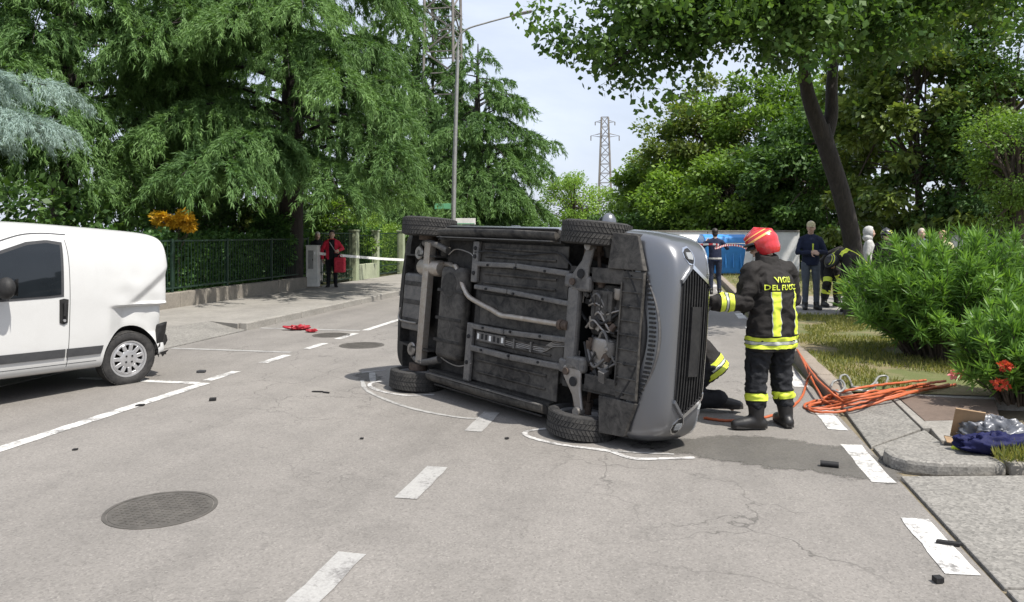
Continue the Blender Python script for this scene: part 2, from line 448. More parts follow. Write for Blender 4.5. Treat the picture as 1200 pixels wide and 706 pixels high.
# cast-iron manhole covers set in the road: rim, plate, raised studs
M['iron'] = plain('cast_iron', (.095, .087, .077), .7, .3, .3, 9, .3, 80)
def manhole(px, py, r):
    c = at(px, py)
    b = MB().lathe([(r, -.05), (r, .004), (r * .93, .004), (r * .93, -.02)], 40)
    o = b.build('manhole_frame', M['iron'], road, 30, loc=(c.x, c.y, 0))
    b = MB().lathe([(r * .915, -.04), (r * .915, .003), (0.0, .003)], 40)
    k = int(r / .035)
    for i in range(-k, k + 1):
        for j in range(-k, k + 1):
            x, y = i * .036, j * .036
            if math.hypot(x, y) < r * .85: b.box((x, y, .0035), (.022, .012, .005), Matrix.Rotation(R(45 if (i + j) % 2 else -45), 3, 'Z'))
    b.build('manhole_cover', M['iron'], road, loc=(c.x, c.y, 0))
manhole(189, 597, .318); manhole(424, 405, .33); manhole(388, 393, .30)

# left pavement with kerb stones and a dropped crossing
pav = MB().add([(-7.2, 11.85, -.05), (-7.2, 120, -.05), (-10.05, 120, -.05), (-10.05, 12.11, -.05), (-7.9, 12.11, -.05), (-7.2, 11.85, .118), (-7.2, 120, .118), (-10.05, 120, .118), (-10.05, 12.11, .118), (-7.9, 12.11, .118)],
    [(4, 3, 2, 1, 0), (5, 6, 7, 8, 9), (0, 1, 6, 5), (1, 2, 7, 6), (2, 3, 8, 7), (3, 4, 9, 8), (4, 0, 5, 9)]).build('pavement', M['pave']); pav['kind'] = 'structure'
def psl(name, pts, mat):
    n = len(pts); MB().add([(q[0], q[1], -.05) for q in pts] + pts, [tuple(range(n - 1, -1, -1)), tuple(range(n, 2 * n))] + [(i, (i + 1) % n, n + (i + 1) % n, n + i) for i in range(n)]).build(name, mat, pav)
psl('pavement_ramp', [(-7.06, 9.0, .008), (-7.06, 11.88, .012), (-7.9, 12.1, .119), (-8.3, 9.3, .112)], M['apron'])
psl('pavement_slab', [(-7.06, 9.0, .008), (-8.3, 9.3, .112), (-7.9, 12.1, .119), (-10.05, 12.1, .119), (-10.05, 9.0, .112)], M['pave'])
psl('pavement_slab', [(-7.06, -6, .008), (-7.06, 8.99, .008), (-8.3, 8.99, .112), (-10.05, 8.99, .112), (-10.05, -6, .112), (-8.3, -6, .112)], M['pave'])
kb = MB().box((0, 0, -.02), (.15, .985, .30)); ks = kb.build('kerb_stone', M['kerb'], pav, bevel=.018)
ks.location = (-7.125, 12.4, 0)
for k in range(1, 46):
    c = ks.copy(); COL.objects.link(c); c.location = (-7.125 + random.uniform(-.004, .004), 12.4 + k * .995, random.uniform(-.004, .004))
# right side: verge, kerb, crossing aprons
verge = sheet('verge', [(1.74, 8.05, .10), (16, 8.7, .10), (16, 60, .10), (1.74, 60, .10)], M['turf'], kind='structure')
kr = MB().box((0, 0, -.04), (.17, .985, .33)).build('kerb_stone', M['kerb_dark'], verge, bevel=.02)
kr.location = (1.645, 8.35, 0)
for k in range(1, 40):
    c = kr.copy(); COL.objects.link(c); c.location = (1.645 + k * .007 + random.uniform(-.005, .005), 8.35 + k * .995, random.uniform(-.006, .006))
path = sheet('footpath', [(1.85, 15.4, .108), (16, 15.9, .108), (16, 20.5, .108), (1.95, 20.0, .108)], M['pave'], kind='structure')
apron = new_mesh('crossing', quad(1.5, 20, -12, 8.05, -.012), [(0, 1, 2, 3)], M['soil']); apron['kind'] = 'structure'
def slab(name, pts, mat, z0=-.02, parent=apron, bev=.008):
    """slab whose top follows the given (u, v, z) corners"""
    n = len(pts)
    vs = [(p[0], p[1], z0) for p in pts] + [tuple(p) for p in pts]
    b = MB().add(vs, [tuple(range(n - 1, -1, -1)), tuple(range(n, 2 * n))] + [(i, (i + 1) % n, n + (i + 1) % n, n + i) for i in range(n)])
    return b.build(name, mat, parent, bevel=bev)
slab('apron_slab', [(1.52, 6.35, .012), (2.02, 6.85, .05), (2.06, 8.02, .085), (1.74, 8.02, .06), (1.60, 7.9, .02)], M['apron'])
slab('edging_strip', [(2.035, 6.86, .055), (2.11, 6.86, .06), (2.13, 8.02, .09), (2.075, 8.02, .09)], M['kerb'])
slab('brown_plate', [(2.125, 7.12, .060), (2.76, 7.25, .075), (3.10, 8.3, .09), (2.145, 8.02, .085)], M['rust_plate'])
slab('concrete_slab', [(2.06, 6.50, .05), (2.70, 6.62, .07), (2.77, 7.22, .075), (2.12, 7.10, .06)], M['kerb'])
slab('apron_slab', [(1.52, 6.05, .014), (2.04, 6.1, .05), (2.04, 6.82, .05), (1.53, 6.33, .014)], M['apron'])
slab('apron_slab', [(1.52, 3.95, .010), (2.75, 4.1, .06), (2.75, 5.72, .065), (1.53, 5.62, .010)], M['apron'])
slab('apron_slab', [(1.52, 1.9, .010), (2.75, 1.9, .06), (2.75, 4.08, .06), (1.52, 3.93, .010)], M['apron'])
slab('apron_slab', [(2.77, 4.12, .06), (6, 4.4, .07), (6, 6.4, .08), (2.78, 6.2, .075)], M['apron'])
slab('edging_strip', [(3.12, 8.0, .09), (9, 8.6, .095), (9, 8.75, .095), (2.2, 8.22, .095), (2.15, 8.06, .09)], M['kerb'])
# rounded end of the raised kerb between the two crossings
nub = [(1.60, 5.73), (1.53, 5.82), (1.51, 5.95), (1.54, 6.06), (1.66, 6.15), (1.9, 6.2), (2.22, 6.22), (2.26, 5.80), (2.0, 5.74), (1.78, 5.70)]
slab('kerb_stone', [(x + random.uniform(-.01, .01), y + random.uniform(-.01, .01), .092 - .008 * (x > 2)) for x, y in nub], M['apron'], bev=.028)
slab('kerb_stone', [(2.28, 5.82, .082), (3.1, 5.95, .085), (3.1, 6.3, .085), (2.25, 6.2, .084)], M['kerb'], bev=.02)

# ------------------------------------------------------------------ vegetation
def frames(d):
    """unit vectors across each direction row"""
    ref = np.where(np.abs(d[:, 2:3]) < .9, np.array([[0, 0, 1.]]), np.array([[1., 0, 0]]))
    s = np.cross(d, ref); s /= np.linalg.norm(s, axis=1, keepdims=True) + 1e-9
    return s, np.cross(s, d)
def unit(a): return a / (np.linalg.norm(a, axis=-1, keepdims=True) + 1e-9)
def leaf_faces(P, D, length, width, twist=None):
    """pointed leaves (quads) at P along D"""
    n = len(P); s, w = frames(D)
    a = rng.uniform(0, 2 * np.pi, n) if twist is None else twist
    side = s * np.cos(a)[:, None] + w * np.sin(a)[:, None]
    l = (length if np.ndim(length) else np.full(n, length))[:, None]; wd = (width if np.ndim(width) else np.full(n, width))[:, None]
    m = P + D * l * .45
    return np.stack([P, m + side * wd * .5, P + D * l, m - side * wd * .5], 1)

M['needle'] = leaf('cedar_needles', (.036, .092, .030), (.18, .305, .088), .30, .6)
M['needle_blue'] = leaf('blue_cedar_needles', (.17, .25, .235), (.36, .46, .42), .2, .6)
M['bark'] = bark('bark_brown', (.09, .07, .055))
M['bark_dark'] = bark('bark_dark', (.036, .030, .026))

def cedar(name, label, base, H, rad, z_lo, nb, twigs, sprays, nn, needle=(.13, .03), mat=None, seed=1, droop=.55, face_az=None, hang=.5, rise=.12, extra=(), ztop=None, pxmax=None, tipz=None):
    """weeping cedar: tapered trunk, tiers of arching boughs, side twigs with hanging needle sprays"""
    r = np.random.default_rng(seed)
    t = empty(name, base); tag(t, label, 'tree')
    MB().tube([(0, 0, -.1), (.05, .02, H * .3), (-.04, .05, H * .7), (0, 0, H)], [.36, .28, .14, .02], 12).build('trunk', M['bark_dark'], t, 60)
    bb = MB(); pts = []; dirs = []; var = []
    todo = []
    for i in range(nb):
        q = (i + r.uniform(0, 1)) / nb
        z = z_lo + (H - .4 - z_lo) * q ** 1.15
        if ztop: z = z_lo + (ztop - z_lo) * q / .86 if q < .86 else ztop + (H - .4 - ztop) * (q - .86) / .14
        if face_az is not None and r.uniform() < .78: az = face_az + r.normal(0, .85)
        else: az = r.uniform(0, 2 * np.pi)
        todo.append((z, az, rad * (1 - (z - z_lo) / (H - z_lo)) ** .72 * r.uniform(.72, 1.08) + .35))
    todo += list(extra)
    for (z, az, Lb) in todo:
        o = np.array([0, 0, z]); h = np.array([math.cos(az), math.sin(az), 0]); side = np.array([-h[1], h[0], 0])
        up = r.uniform(rise * .4, rise * 1.6); dr = droop * r.uniform(.7, 1.2)
        bend = r.normal(0, .10)
        if pxmax:
            while Lb > .8:
                q_ = np.array(base) + o + h * Lb * 1.08; Xq, dq = q_[0] * CT + q_[1] * ST, -q_[0] * ST + q_[1] * CT
                if 600 + F * Xq / dq < pxmax: break
                Lb *= .93
        if tipz and z + Lb * (up * 2.2 - dr) < tipz: dr = max(.15, (z - tipz) / Lb + up * 2.2)
        def cur(tt): return o + h * (Lb * tt)[:, None] + side * (bend * Lb * tt ** 2)[:, None] + np.array([0, 0, 1.]) * (Lb * (up * tt * 2.2 - dr * tt ** 2.4))[:, None]
        tt = np.linspace(0, 1, 7); c = cur(tt)
        bb.tube(c - np.array([0, 0, .05]), list(np.linspace(.02 + .010 * Lb, .004, 7)), 5, False)
        k = max(6, int(twigs * (Lb / rad) ** 1.2))
        ts = r.uniform(.16, 1, k) ** .75
        p0 = cur(ts); tan = unit(cur(np.minimum(ts + .02, 1.02)) - p0)
        sg = np.where(r.uniform(size=k) < .5, -1, 1)
        ang = r.uniform(.35, 1.25, k) * sg
        dv = h[None] * np.cos(ang)[:, None] + side[None] * np.sin(ang)[:, None]
        tl = (.14 + .42 * Lb * (1.05 - ts) * r.uniform(.5, 1.0, k) + .15 * Lb * r.uniform(.3, 1, k)).clip(.2, 2.1)
        bv = r.uniform(0, 1)
        for j in range(k):
            ns = max(3, int(sprays * tl[j]))
            ss = r.uniform(0, 1, ns) ** .8
            tp = p0[j] + dv[j] * (tl[j] * ss)[:, None] + np.array([0, 0, 1.]) * (tl[j] * (.16 * ss - .62 * ss ** 2.2))[:, None]
            tp[:, 2] += tan[j, 2] * tl[j] * ss * .5
            sl_ = hang * r.uniform(.25, 1.0, ns) * (.45 + .55 * ss)
            sd = unit(dv[j] * (1.05 - .85 * ss)[:, None] + np.array([0, 0, -1.]) * (.12 + 1.0 * ss)[:, None] + r.normal(0, .20, (ns, 3)))
            f = r.uniform(0, 1, (ns, nn))
            pp = tp[:, None, :] + sd[:, None, :] * (sl_[:, None] * f)[..., None] + dv[j] * (.10 * (1 - f) ** 2 * sl_[:, None])[..., None]
            nd = sd[:, None, :] + r.normal(0, .36, (ns, nn, 3)); pp = pp + r.normal(0, .02, (ns, nn, 3))
            pts.append(pp.reshape(-1, 3)); dirs.append(unit(nd.reshape(-1, 3)))
            var.append(np.clip(.30 * bv + .28 * r.uniform(0, 1, ns * nn) + (.20 * r.uniform(0, 1, (ns, 1)) + .25 * (ss * ts[j])[:, None]).repeat(nn, 1).reshape(-1), 0, 1))
    bb.build('branches', M['bark_dark'], t)['kind'] = 'stuff'
    P = np.concatenate(pts); D = np.concatenate(dirs); A = np.concatenate(var); n = len(P)
    V = leaf_faces(P, D, needle[0] * r.uniform(.7, 1.3, n), needle[1] * r.uniform(.8, 1.5, n)); V[:, 1] -= D * (needle[0] * .4); V[:, 3] -= D * (needle[0] * .4); V = V[:, 1:4]
    np_mesh('crown', V, 3, mat or M['needle'], t, A)
    return t, n

def broadleaf(name, label, base, H, crown, nclump, nleaf, lsize, mat, trunk_r=.16, seed=3, trunk_pts=None, clump_r=.9, flat=.65, bark_m=None, clumps=None, cat='tree', bald=.0, limbs=True):
    """crown: (cx, cy, cz, rx, ry, rz) from the base; leaves sit in uneven clumps carried by limbs"""
    r = np.random.default_rng(seed); t = empty(name, base); tag(t, label, cat)
    cx, cy, cz, rx, ry, rz = crown; C = np.array([cx, cy, cz]); S = np.array([rx, ry, rz])
    d = unit(r.normal(size=(nclump, 3))); rad = r.uniform(.35, 1, (nclump, 1)) ** .45
    cc = C + d * rad * S * (1 + .14 * r.normal(size=(nclump, 1)))
    if clumps is not None: cc = np.concatenate([cc, np.array(clumps)])
    cc = cc[cc[:, 2] > .25]
    tp = trunk_pts or [(0, 0, -.1), (.05, 0, cz * .45), (cx * .6, cy * .6, cz * .8), (cx, cy, cz + rz * .4)]
    m = len(tp)
    tb = MB().tube(spline(tp, 5), list(np.linspace(trunk_r, trunk_r * .35, (m - 1) * 5 + 1)), 10)
    tb.build('trunk', bark_m or M['bark'], t, 70)
    if limbs:
        lb = MB()
        T = [np.array(v) for v in spline(tp, 5)]
        for k in range(0, len(cc), max(1, len(cc) // 46)):
            q = cc[k]; st = T[min(len(T) - 1, int(len(T) * (.45 + .5 * r.uniform())))]
            mid = (st + q) / 2 + np.array([0, 0, .12 * np.linalg.norm(q - st)]) + r.normal(0, .1, 3)
            lb.tube(spline([st, mid, q], 4), list(np.linspace(trunk_r * .34, .012, 9)), 5, False)
        lb.build('limbs', bark_m or M['bark'], t)['kind'] = 'stuff'
    ci = r.integers(0, len(cc), nleaf)
    size = clump_r * r.uniform(.55, 1.25, len(cc))
    off = unit(r.normal(size=(nleaf, 3))) * (r.uniform(0, 1, (nleaf, 1)) ** .45) * np.array([1, 1, flat])
    P = cc[ci] + off * size[ci][:, None]
    out = unit(P - C); D = unit(out * .5 + off * .6 + r.normal(0, .55, (nleaf, 3)) + np.array([0, 0, -.35]))
    s, w = frames(D)
    nrm_tw = np.where(r.uniform(size=nleaf) < .65, r.normal(0, .5, nleaf), r.uniform(0, 6.28, nleaf))
    l = lsize * r.uniform(.6, 1.3, nleaf)
    V = leaf_faces(P, D, l, l * .62, nrm_tw)
    cv = r.uniform(0, 1, len(cc))
    np_mesh('crown', V, 4, mat, t, np.clip(.5 * cv[ci] + .5 * r.uniform(0, 1, nleaf), 0, 1))
    return t

FACE = math.atan2(-.9, .45)       # towards the camera and the road
NN = []
def gz(p, z=.1): return (p.x, p.y, z)
c1 = cedar('cedar_tree', 'tall deodar cedar with drooping boughs over the railing, hiding its top above the frame', gz(cam2w(-6.2, 21.5)), 21, 5.2, 2.8, 68, 54, 13.5, 12,
           (.14, .0225), seed=11, face_az=FACE, hang=.40, droop=.46, ztop=9.2, pxmax=492, tipz=2.55)
c2 = cedar('cedar_tree', 'dark cedar behind the white van, its trunk showing under the boughs', gz(cam2w(-11.4, 19.5)), 18, 4.8, 3.2, 60, 46, 13, 11,
           (.14, .024), seed=23, face_az=FACE, hang=.40, droop=.46, ztop=8.5, tipz=2.6)
c3 = cedar('cedar_tree', 'smaller weeping cedar beside the lamp post with wispy tips against the sky', gz(cam2w(-1.55, 35.0)), 10.2, 4.5, 1.2, 80, 44, 11, 10,
           (.19, .034), seed=37, face_az=FACE, hang=.5, pxmax=668, rise=.2)
c5 = cedar('cedar_tree', 'cedar between the tall deodar and the lattice mast, dark in the gap', gz(cam2w(-5.0, 40.0)), 19, 4.8, 1.4, 70, 32, 10, 9,
           (.24, .048), seed=51, face_az=FACE, hang=.55, ztop=13.5, pxmax=575)
c6 = cedar('cedar_tree', 'further cedar deep in the garden, filling the gap between the two nearest', gz(cam2w(-10.6, 27.5)), 20, 5.4, 2.4, 56, 34, 11, 9,
           (.20, .04), seed=77, face_az=FACE, hang=.6, ztop=10.5, pxmax=470)
c4 = cedar('blue_cedar_tree', 'silvery blue cedar branch reaching in at the picture edge above the van', gz(cam2w(-10.6, 12.8)), 5.4, 2.3, 3.0, 12, 26, 30, 13,
           (.085, .0095), M['needle_blue'], seed=5, face_az=math.atan2(.1, 1.0), hang=.22, droop=.35, rise=.2,
           extra=[(3.3, .05, 3.2), (3.6, .3, 3.0), (3.0, -.3, 2.8), (3.8, -.1, 2.7), (2.8, .2, 2.9)])

M['leaf_lime'] = leaf('lime_leaves', (.032, .08, .022), (.125, .215, .05), .36)
M['leaf_mid'] = leaf('street_tree_leaves', (.06, .125, .026), (.20, .31, .06), .40)
M['leaf_pale'] = leaf('pale_leaves', (.10, .19, .035), (.27, .40, .075), .42)
M['leaf_rust'] = leaf('reddish_leaves', (.065, .13, .03), (.21, .235, .06), .38)
M['leaf_mag'] = leaf('magnolia_leaves', (.032, .078, .022), (.22, .275, .07), .28, .32)
M['leaf_hedge'] = leaf('hedge_leaves', (.03, .085, .03), (.13, .25, .065), .32)
M['leaf_ole'] = leaf('oleander_leaves', (.05, .125, .03), (.20, .35, .075), .38, .4)
M['leaf_dark'] = leaf('evergreen_leaves', (.026, .066, .022), (.115, .205, .05), .32)

# the street tree with the leaning forked trunk
tb_ = at(1003, 372, .1)
def rel(px, py, d): p = atd(px, py, d); return (p.x - tb_.x, p.y - tb_.y, p.z - .1)
lime = empty('lime_tree', gz(tb_)); tag(lime, 'street tree with dark leaning forked trunk and overhanging leafy canopy', 'tree')
tk = MB()
tk.tube(spline([(0, 0, -.15), rel(1001, 300, 15.1), rel(988, 235, 15.0), rel(971, 180, 14.9), rel(962, 148, 14.9)], 6),
        [.27, .225, .20, .185, .18, .178] + [.172] * 13 + [.165] * 6, 14)
tk.tube(spline([rel(966, 165, 14.9), rel(951, 125, 14.8), rel(944, 95, 14.7), rel(940, 40, 14.3), rel(925, -60, 13.8)], 6), list(np.linspace(.165, .07, 25)), 12)
tk.tube(spline([rel(966, 165, 14.9), rel(974, 135, 15.0), rel(975, 95, 15.1), rel(982, 30, 15.3), rel(1000, -80, 15.6)], 6), list(np.linspace(.15, .06, 25)), 12)
tk.build('trunk', M['bark_dark'], lime, 80)
r_ = np.random.default_rng(9)
cl = []; lm = MB()
def limb(pp, r0, n_side=5):
    P = spline([rel(*p) for p in pp], 6); lm.tube(P, list(np.linspace(r0, .012, len(P))), 6, False)
    for k in range(len(P) // 4, len(P)):
        for _ in range(n_side):
            q = np.array(P[k]) + r_.normal(0, 1, 3) * np.array([.5, .5, .26]); cl.append(q)
limb([(944, 55, 14.4), (890, 20, 13.4), (830, 15, 12.6), (785, 34, 12.2), (745, 55, 12.0), (715, 78, 11.9)], .09, 2)
limb([(940, 10, 14.2), (870, -50, 13), (815, -50, 12.4), (760, -20, 12.0), (725, 12, 11.9)], .08, 3)
limb([(944, 40, 14.4), (905, 25, 13), (860, 22, 12.2), (815, 40, 11.8)], .06, 2)
limb([(975, 60, 15.1), (1010, 20, 13.8), (1060, -5, 12.9), (1130, -15, 12.3), (1200, -10, 12)], .08, 3)
limb([(980, 10, 15.3), (1050, -60, 14), (1120, -90, 13), (1230, -90, 12.5)], .07, 4)
limb([(940, 0, 14.3), (930, -25, 12.8), (935, -15, 11.8), (950, 5, 11.2)], .06, 4)
limb([(975, 60, 15.1), (960, 20, 13.8), (990, 40, 13.0), (1010, 30, 12.6)], .06, 3)
limb([(925, -60, 13.8), (860, -140, 12.5), (780, -140, 11.8)], .06, 4)
limb([(1000, -80, 15.5), (980, -170, 14), (960, -190, 12)], .06, 4)
lm.build('limbs', M['bark_dark'], lime)['kind'] = 'stuff'
cl = np.array(cl); nl = 46000
ci = r_.integers(0, len(cl), nl)
off = unit(r_.normal(size=(nl, 3))) * (r_.uniform(0, 1, (nl, 1)) ** .5) * np.array([.52, .52, .34])
Pl = cl[ci] + off
Dl = unit(r_.normal(0, .6, (nl, 3)) + off * .5 + np.array([0, 0, -.45]))
ll = .115 * r_.uniform(.6, 1.25, nl)
cv_ = r_.uniform(0, 1, len(cl))
np_mesh('crown', leaf_faces(Pl, Dl, ll, ll * .8, r_.normal(0, .7, nl)), 4, M['leaf_lime'], lime, np.clip(.45 * cv_[ci] + .55 * r_.uniform(0, 1, nl), 0, 1))

def bt(px, d): p = cam2w((px - 600) / F * d, d); return (p.x, p.y, 0)
broadleaf('street_tree', 'rounded green tree behind the overturned car, edge of the tree row by the sky', bt(772, 46), 7, (0, 0, 3.7, 2.6, 2.6, 3.3), 90, 22000, .23, M['leaf_mid'], seed=31)
broadleaf('street_tree', 'tree with brownish red tinged leaves in the row behind the helmeted firefighter', bt(822, 43), 10, (0, 0, 5.2, 3.0, 3.0, 4.4), 120, 26400, .23, M['leaf_rust'], seed=32)
broadleaf('street_tree', 'full green tree right of the reddish one, behind the leaning trunk', bt(905, 40), 11, (0, 0, 5.5, 3.6, 3.0, 5.2), 150, 33000, .23, M['leaf_mid'], seed=33)
broadleaf('street_tree', 'pale green tree low in front of the reddish crown', bt(800, 41), 6, (0, 0, 2.9, 2.4, 2.2, 2.5), 80, 17600, .23, M['leaf_pale'], seed=38)
broadleaf('street_tree', 'green tree low behind the red helmet, below the taller crowns', bt(862, 38), 6, (0, 0, 2.9, 2.4, 2.0, 2.6), 80, 17600, .23, M['leaf_mid'], seed=39)
broadleaf('street_tree', 'shaded tree behind the man in the beige cap', bt(960, 35), 9, (0, 0, 4.2, 3.2, 2.6, 4.0), 120, 26400, .23, M['leaf_dark'], seed=34)
broadleaf('magnolia_tree', 'dark magnolia with yellowish leaf clusters behind the oleander', bt(1075, 26), 11, (0, 0, 5.2, 3.0, 2.8, 4.9), 190, 32000, .26, M['leaf_mag'], seed=35, clump_r=.55)
broadleaf('evergreen_tree', 'dense dark evergreen in the upper corner beyond the oleander', bt(1185, 24), 9, (0, 0, 4.2, 2.6, 2.4, 4.2), 110, 22000, .15, M['leaf_dark'], seed=36)
broadleaf('conifer_tree', 'soft green tree at the far edge beside the dark evergreen', bt(1195, 19.5), 6, (0, 0, 3.6, 1.1, 1.2, 1.7), 60, 12000, .09, M['leaf_mid'], seed=46, clump_r=.5)
broadleaf('street_tree', 'small bright rounded tree far along the road beneath the sky gap', bt(672, 62), 6, (0, 0, 3.4, 3.3, 2.6, 3.4), 90, 18000, .19, M['leaf_pale'], seed=41)
broadleaf('street_tree', 'distant low green tree between the bright tree and the tree row', bt(724, 75), 4, (0, 0, 1.8, 2.6, 2.0, 1.5), 50, 8000, .19, M['leaf_mid'], seed=42)
broadleaf('shrub', 'yellowish green shrub spreading above the garden gate', gz(cam2w(-6.9, 27.5)), 3, (0, 0, 1.9, 2.6, 1.2, 1.0), 60, 12000, .10, M['leaf_pale'], seed=43, trunk_r=.05, clump_r=.5, cat='shrub')
broadleaf('shrub', 'glossy leaved shrub above the hedge, left of the gate', gz(cam2w(-8.4, 22.5)), 3, (0, 0, 1.75, 2.0, .9, .8), 50, 9000, .10, M['leaf_mag'], seed=44, trunk_r=.05, clump_r=.45, cat='shrub')
broadleaf('shrub', 'rounded leafy shrub at the foot of the tall deodar, behind the railing end', gz(cam2w(-6.62, 21.0)), 3, (0, 0, 1.35, .48, .35, .75), 26, 5000, .10, M['leaf_hedge'], seed=48, trunk_r=.05, clump_r=.28, cat='shrub')
M['leaf_orange'] = leaf('orange_leaves', (.48, .27, .02), (.75, .48, .05), .4)
broadleaf('orange_shrub', 'orange yellow leaved shrub peeping over the hedge by the van', gz(atd(207, 281, 16.6), .1), 2, (0, 0, 1.86, .42, .32, .17), 24, 3200, .08, M['leaf_orange'], seed=45, trunk_r=.03, clump_r=.16, cat='shrub')

# hedge behind the railing: a leafy box on dark stems
def hedge(name, label, a, b, h, depth, n, mat, ls=.075):
    a, b = Vector(a), Vector(b); d = (b - a); Ld = d.length; d.normalize(); s = Vector((-d.y, d.x, 0))
    t = empty(name, a); tag(t, label, 'hedge')
    r = np.random.default_rng(int(Ld * 100))
    u = r.uniform(0, Ld, n); z = h * r.uniform(0, 1, n) ** .8; q = r.uniform(0, 1, n) ** 2.0 * depth
    z = z + .07 * np.sin(u * 3.1) * (z / h) + .05 * np.sin(u * 7.7 + 1)
    P = np.array(d)[None] * u[:, None] + np.array(s)[None] * q[:, None]; P[:, 2] += z
    D = unit(r.normal(0, .6, (n, 3)) - np.array(s) * .5 + np.array([0, 0, .1]))
    l = ls * r.uniform(.6, 1.4, n)
    sb = MB()
    for k in range(int(Ld / .28)):
        x = k * .28 + random.uniform(0, .2); p0 = d * x + s * depth * random.uniform(.35, .7)
        sb.tube([p0, p0 + Vector((random.uniform(-.1, .1), random.uniform(-.1, .1), h * .5)), p0 + Vector((random.uniform(-.2, .2), random.uniform(-.2, .2), h * .95))], [.02, .014, .005], 5, False)
    sb.build('stems', M['bark_dark'], t)['kind'] = 'stuff'
    np_mesh('foliage', leaf_faces(P, D, l, l * .7), 4, mat, t, np.clip(r.uniform(0, 1, n) * .7 + .3 * np.sin(u * 1.3) ** 2, 0, 1))
    return t
hedge('hedge', 'dark ivy hedge behind the green railing', (-10.38, 2, .12), (-10.38, 20.9, .12), 1.55, .9, 38000, M['leaf_hedge'], .092)
hedge('hedge', 'tall shaded hedge further back in the garden under the cedars', (-11.9, 2, .12), (-11.9, 36, .12), 2.5, 1.2, 24000, M['leaf_dark'], .145)
hedge('hedge', 'clipped hedge behind the short green garden wall', (-10.45, 24.3, .12), (-10.45, 26.9, .12), 1.75, .7, 9000, M['leaf_hedge'])
hedge('hedge', 'light green hedge seen through the far garden gate', (-10.9, 27.0, .12), (-10.9, 34, .12), 1.9, .9, 14000, M['leaf_pale'])
hedge('hedge', 'dark shrub belt behind the white wall at the end of the road', tuple(cam2w(4.0, 41)), tuple(cam2w(26, 30)), 2.6, 1.6, 22000, M['leaf_dark'], .21)

# oleander bushes: fans of long narrow leaves on upright canes
def oleander(name, label, base, spread, H, canes, per, seed, ls=.17, flowers=()):
    r = np.random.default_rng(seed); t = empty(name, base); tag(t, label, 'bush')
    st = MB(); P, D, A = [], [], []
    for i in range(canes):
        a = r.uniform(0, 2 * np.pi); q = r.uniform(0, 1) ** .5
        foot = np.array([math.cos(a) * q * spread[0] * .35, math.sin(a) * q * spread[1] * .35, 0])
        tip = np.array([math.cos(a) * q * spread[0], math.sin(a) * q * spread[1], H * (1.02 - .42 * q ** 2.2) * r.uniform(.45, 1.04)])
        mid = foot * .6 + tip * .4 + np.array([0, 0, tip[2] * .16])
        C = spline([foot, mid, tip], 6); st.tube(C, list(np.linspace(.011, .004, len(C))), 4, False)
        C = np.array([list(c) for c in C])
        ti = r.uniform(.18, 1, per) ** .65; idx = ti * (len(C) - 1); k = np.minimum(idx.astype(int), len(C) - 2); fr = (idx - k)[:, None]
        p = C[k] * (1 - fr) + C[k + 1] * fr
        ax = unit(C[k + 1] - C[k]); d = unit(ax * .75 + r.normal(0, .62, (per, 3)) + np.array([0, 0, .12]))
        P.append(p); D.append(d); A.append(np.clip(.35 * r.uniform() + .4 * r.uniform(0, 1, per) + .25 * ti ** 3, 0, 1))
    st.build('stems', M['bark'], t)['kind'] = 'stuff'
    P = np.concatenate(P); D = np.concatenate(D); A = np.concatenate(A); n = len(P)
    l = ls * r.uniform(.6, 1.25, n)
    np_mesh('foliage', leaf_faces(P, D, l, .021 * r.uniform(.7, 1.3, n)), 4, M['leaf_ole'], t, A)
    for (fx, fy, fz, fs, mt) in flowers:
        n = 60
        dd = unit(r.normal(size=(n, 3))); pp = np.array([fx, fy, fz]) + dd * r.uniform(.01, fs, (n, 1)) * np.array([1.3, 1.3, .8])
        np_mesh('flower_cluster', leaf_faces(pp, unit(dd + r.normal(0, .4, (n, 3))), .045, .035), 4, mt, t, r.uniform(0, 1, n))
    return t
M['petal_red'] = leaf('petals_red', (.45, .05, .03), (.70, .14, .09), .3)
M['petal_pink'] = leaf('petals_pink', (.60, .16, .20), (.80, .34, .36), .3)
b1 = cam2w(5.38, 9.6)
oleander('oleander_bush', 'large glossy green oleander bush on the verge behind the hose', gz(b1), (1.22, 1.05), 1.54, 280, 122, 61)
b3 = cam2w(6.5, 9.9)
oleander('oleander_bush', 'tall light green oleander at the picture edge, next to the large bush', gz(b3), (1.0, .95), 1.62, 120, 120, 62)
b2 = cam2w(4.72, 7.1)
oleander('oleander_bush', 'drooping oleander with red flowers hanging over the bags at the edge', gz(b2, .08), (.66, .62), .95, 110, 95, 63, .14,
         [(-.34, -.42, .24, .045, M['petal_red']), (-.30, -.40, .40, .035, M['petal_red']), (-.60, -.12, .27, .04, M['petal_pink']), (-.12, -.52, .34, .035, M['petal_red'])])

# grass blades on the verge and weeds in the joints
M['blade'] = leaf('grass_blades', (.10, .13, .03), (.30, .28, .09), .35)
def grass(name, label, n, u, v, z, hgt, mask=None):
    r = np.random.default_rng(n)
    P = np.stack([r.uniform(*u, n), r.uniform(*v, n), np.full(n, z)], 1)
    if mask is not None: P = P[mask(P)]
    n = len(P); D = unit(r.normal(0, .45, (n, 3)) + np.array([0, 0, 1.]))
    o = np_mesh(name, leaf_faces(P, D, hgt * r.uniform(.5, 1.5, n), .012), 4, M['blade'], None, r.uniform(0, 1, n))
    return tag(o, label, 'grass', kind='stuff')
def patchy(P): return np.array([noise.noise(Vector((p[0] * .9, p[1] * .9, 3))) for p in P]) > -.12
grass('grass', 'short patchy yellowing grass on the verge beside the kerb', 30000, (1.75, 5.0), (8.3, 15.4), .10, .06, patchy)
grass('weeds', 'tuft of weeds growing at the broken kerb end below the bags', 900, (2.2, 2.7), (5.75, 6.2), .10, .08)
grass('grass', 'thin grass along the foot of the white wall', 9000, (1.9, 12), (20.6, 30), .10, .12)

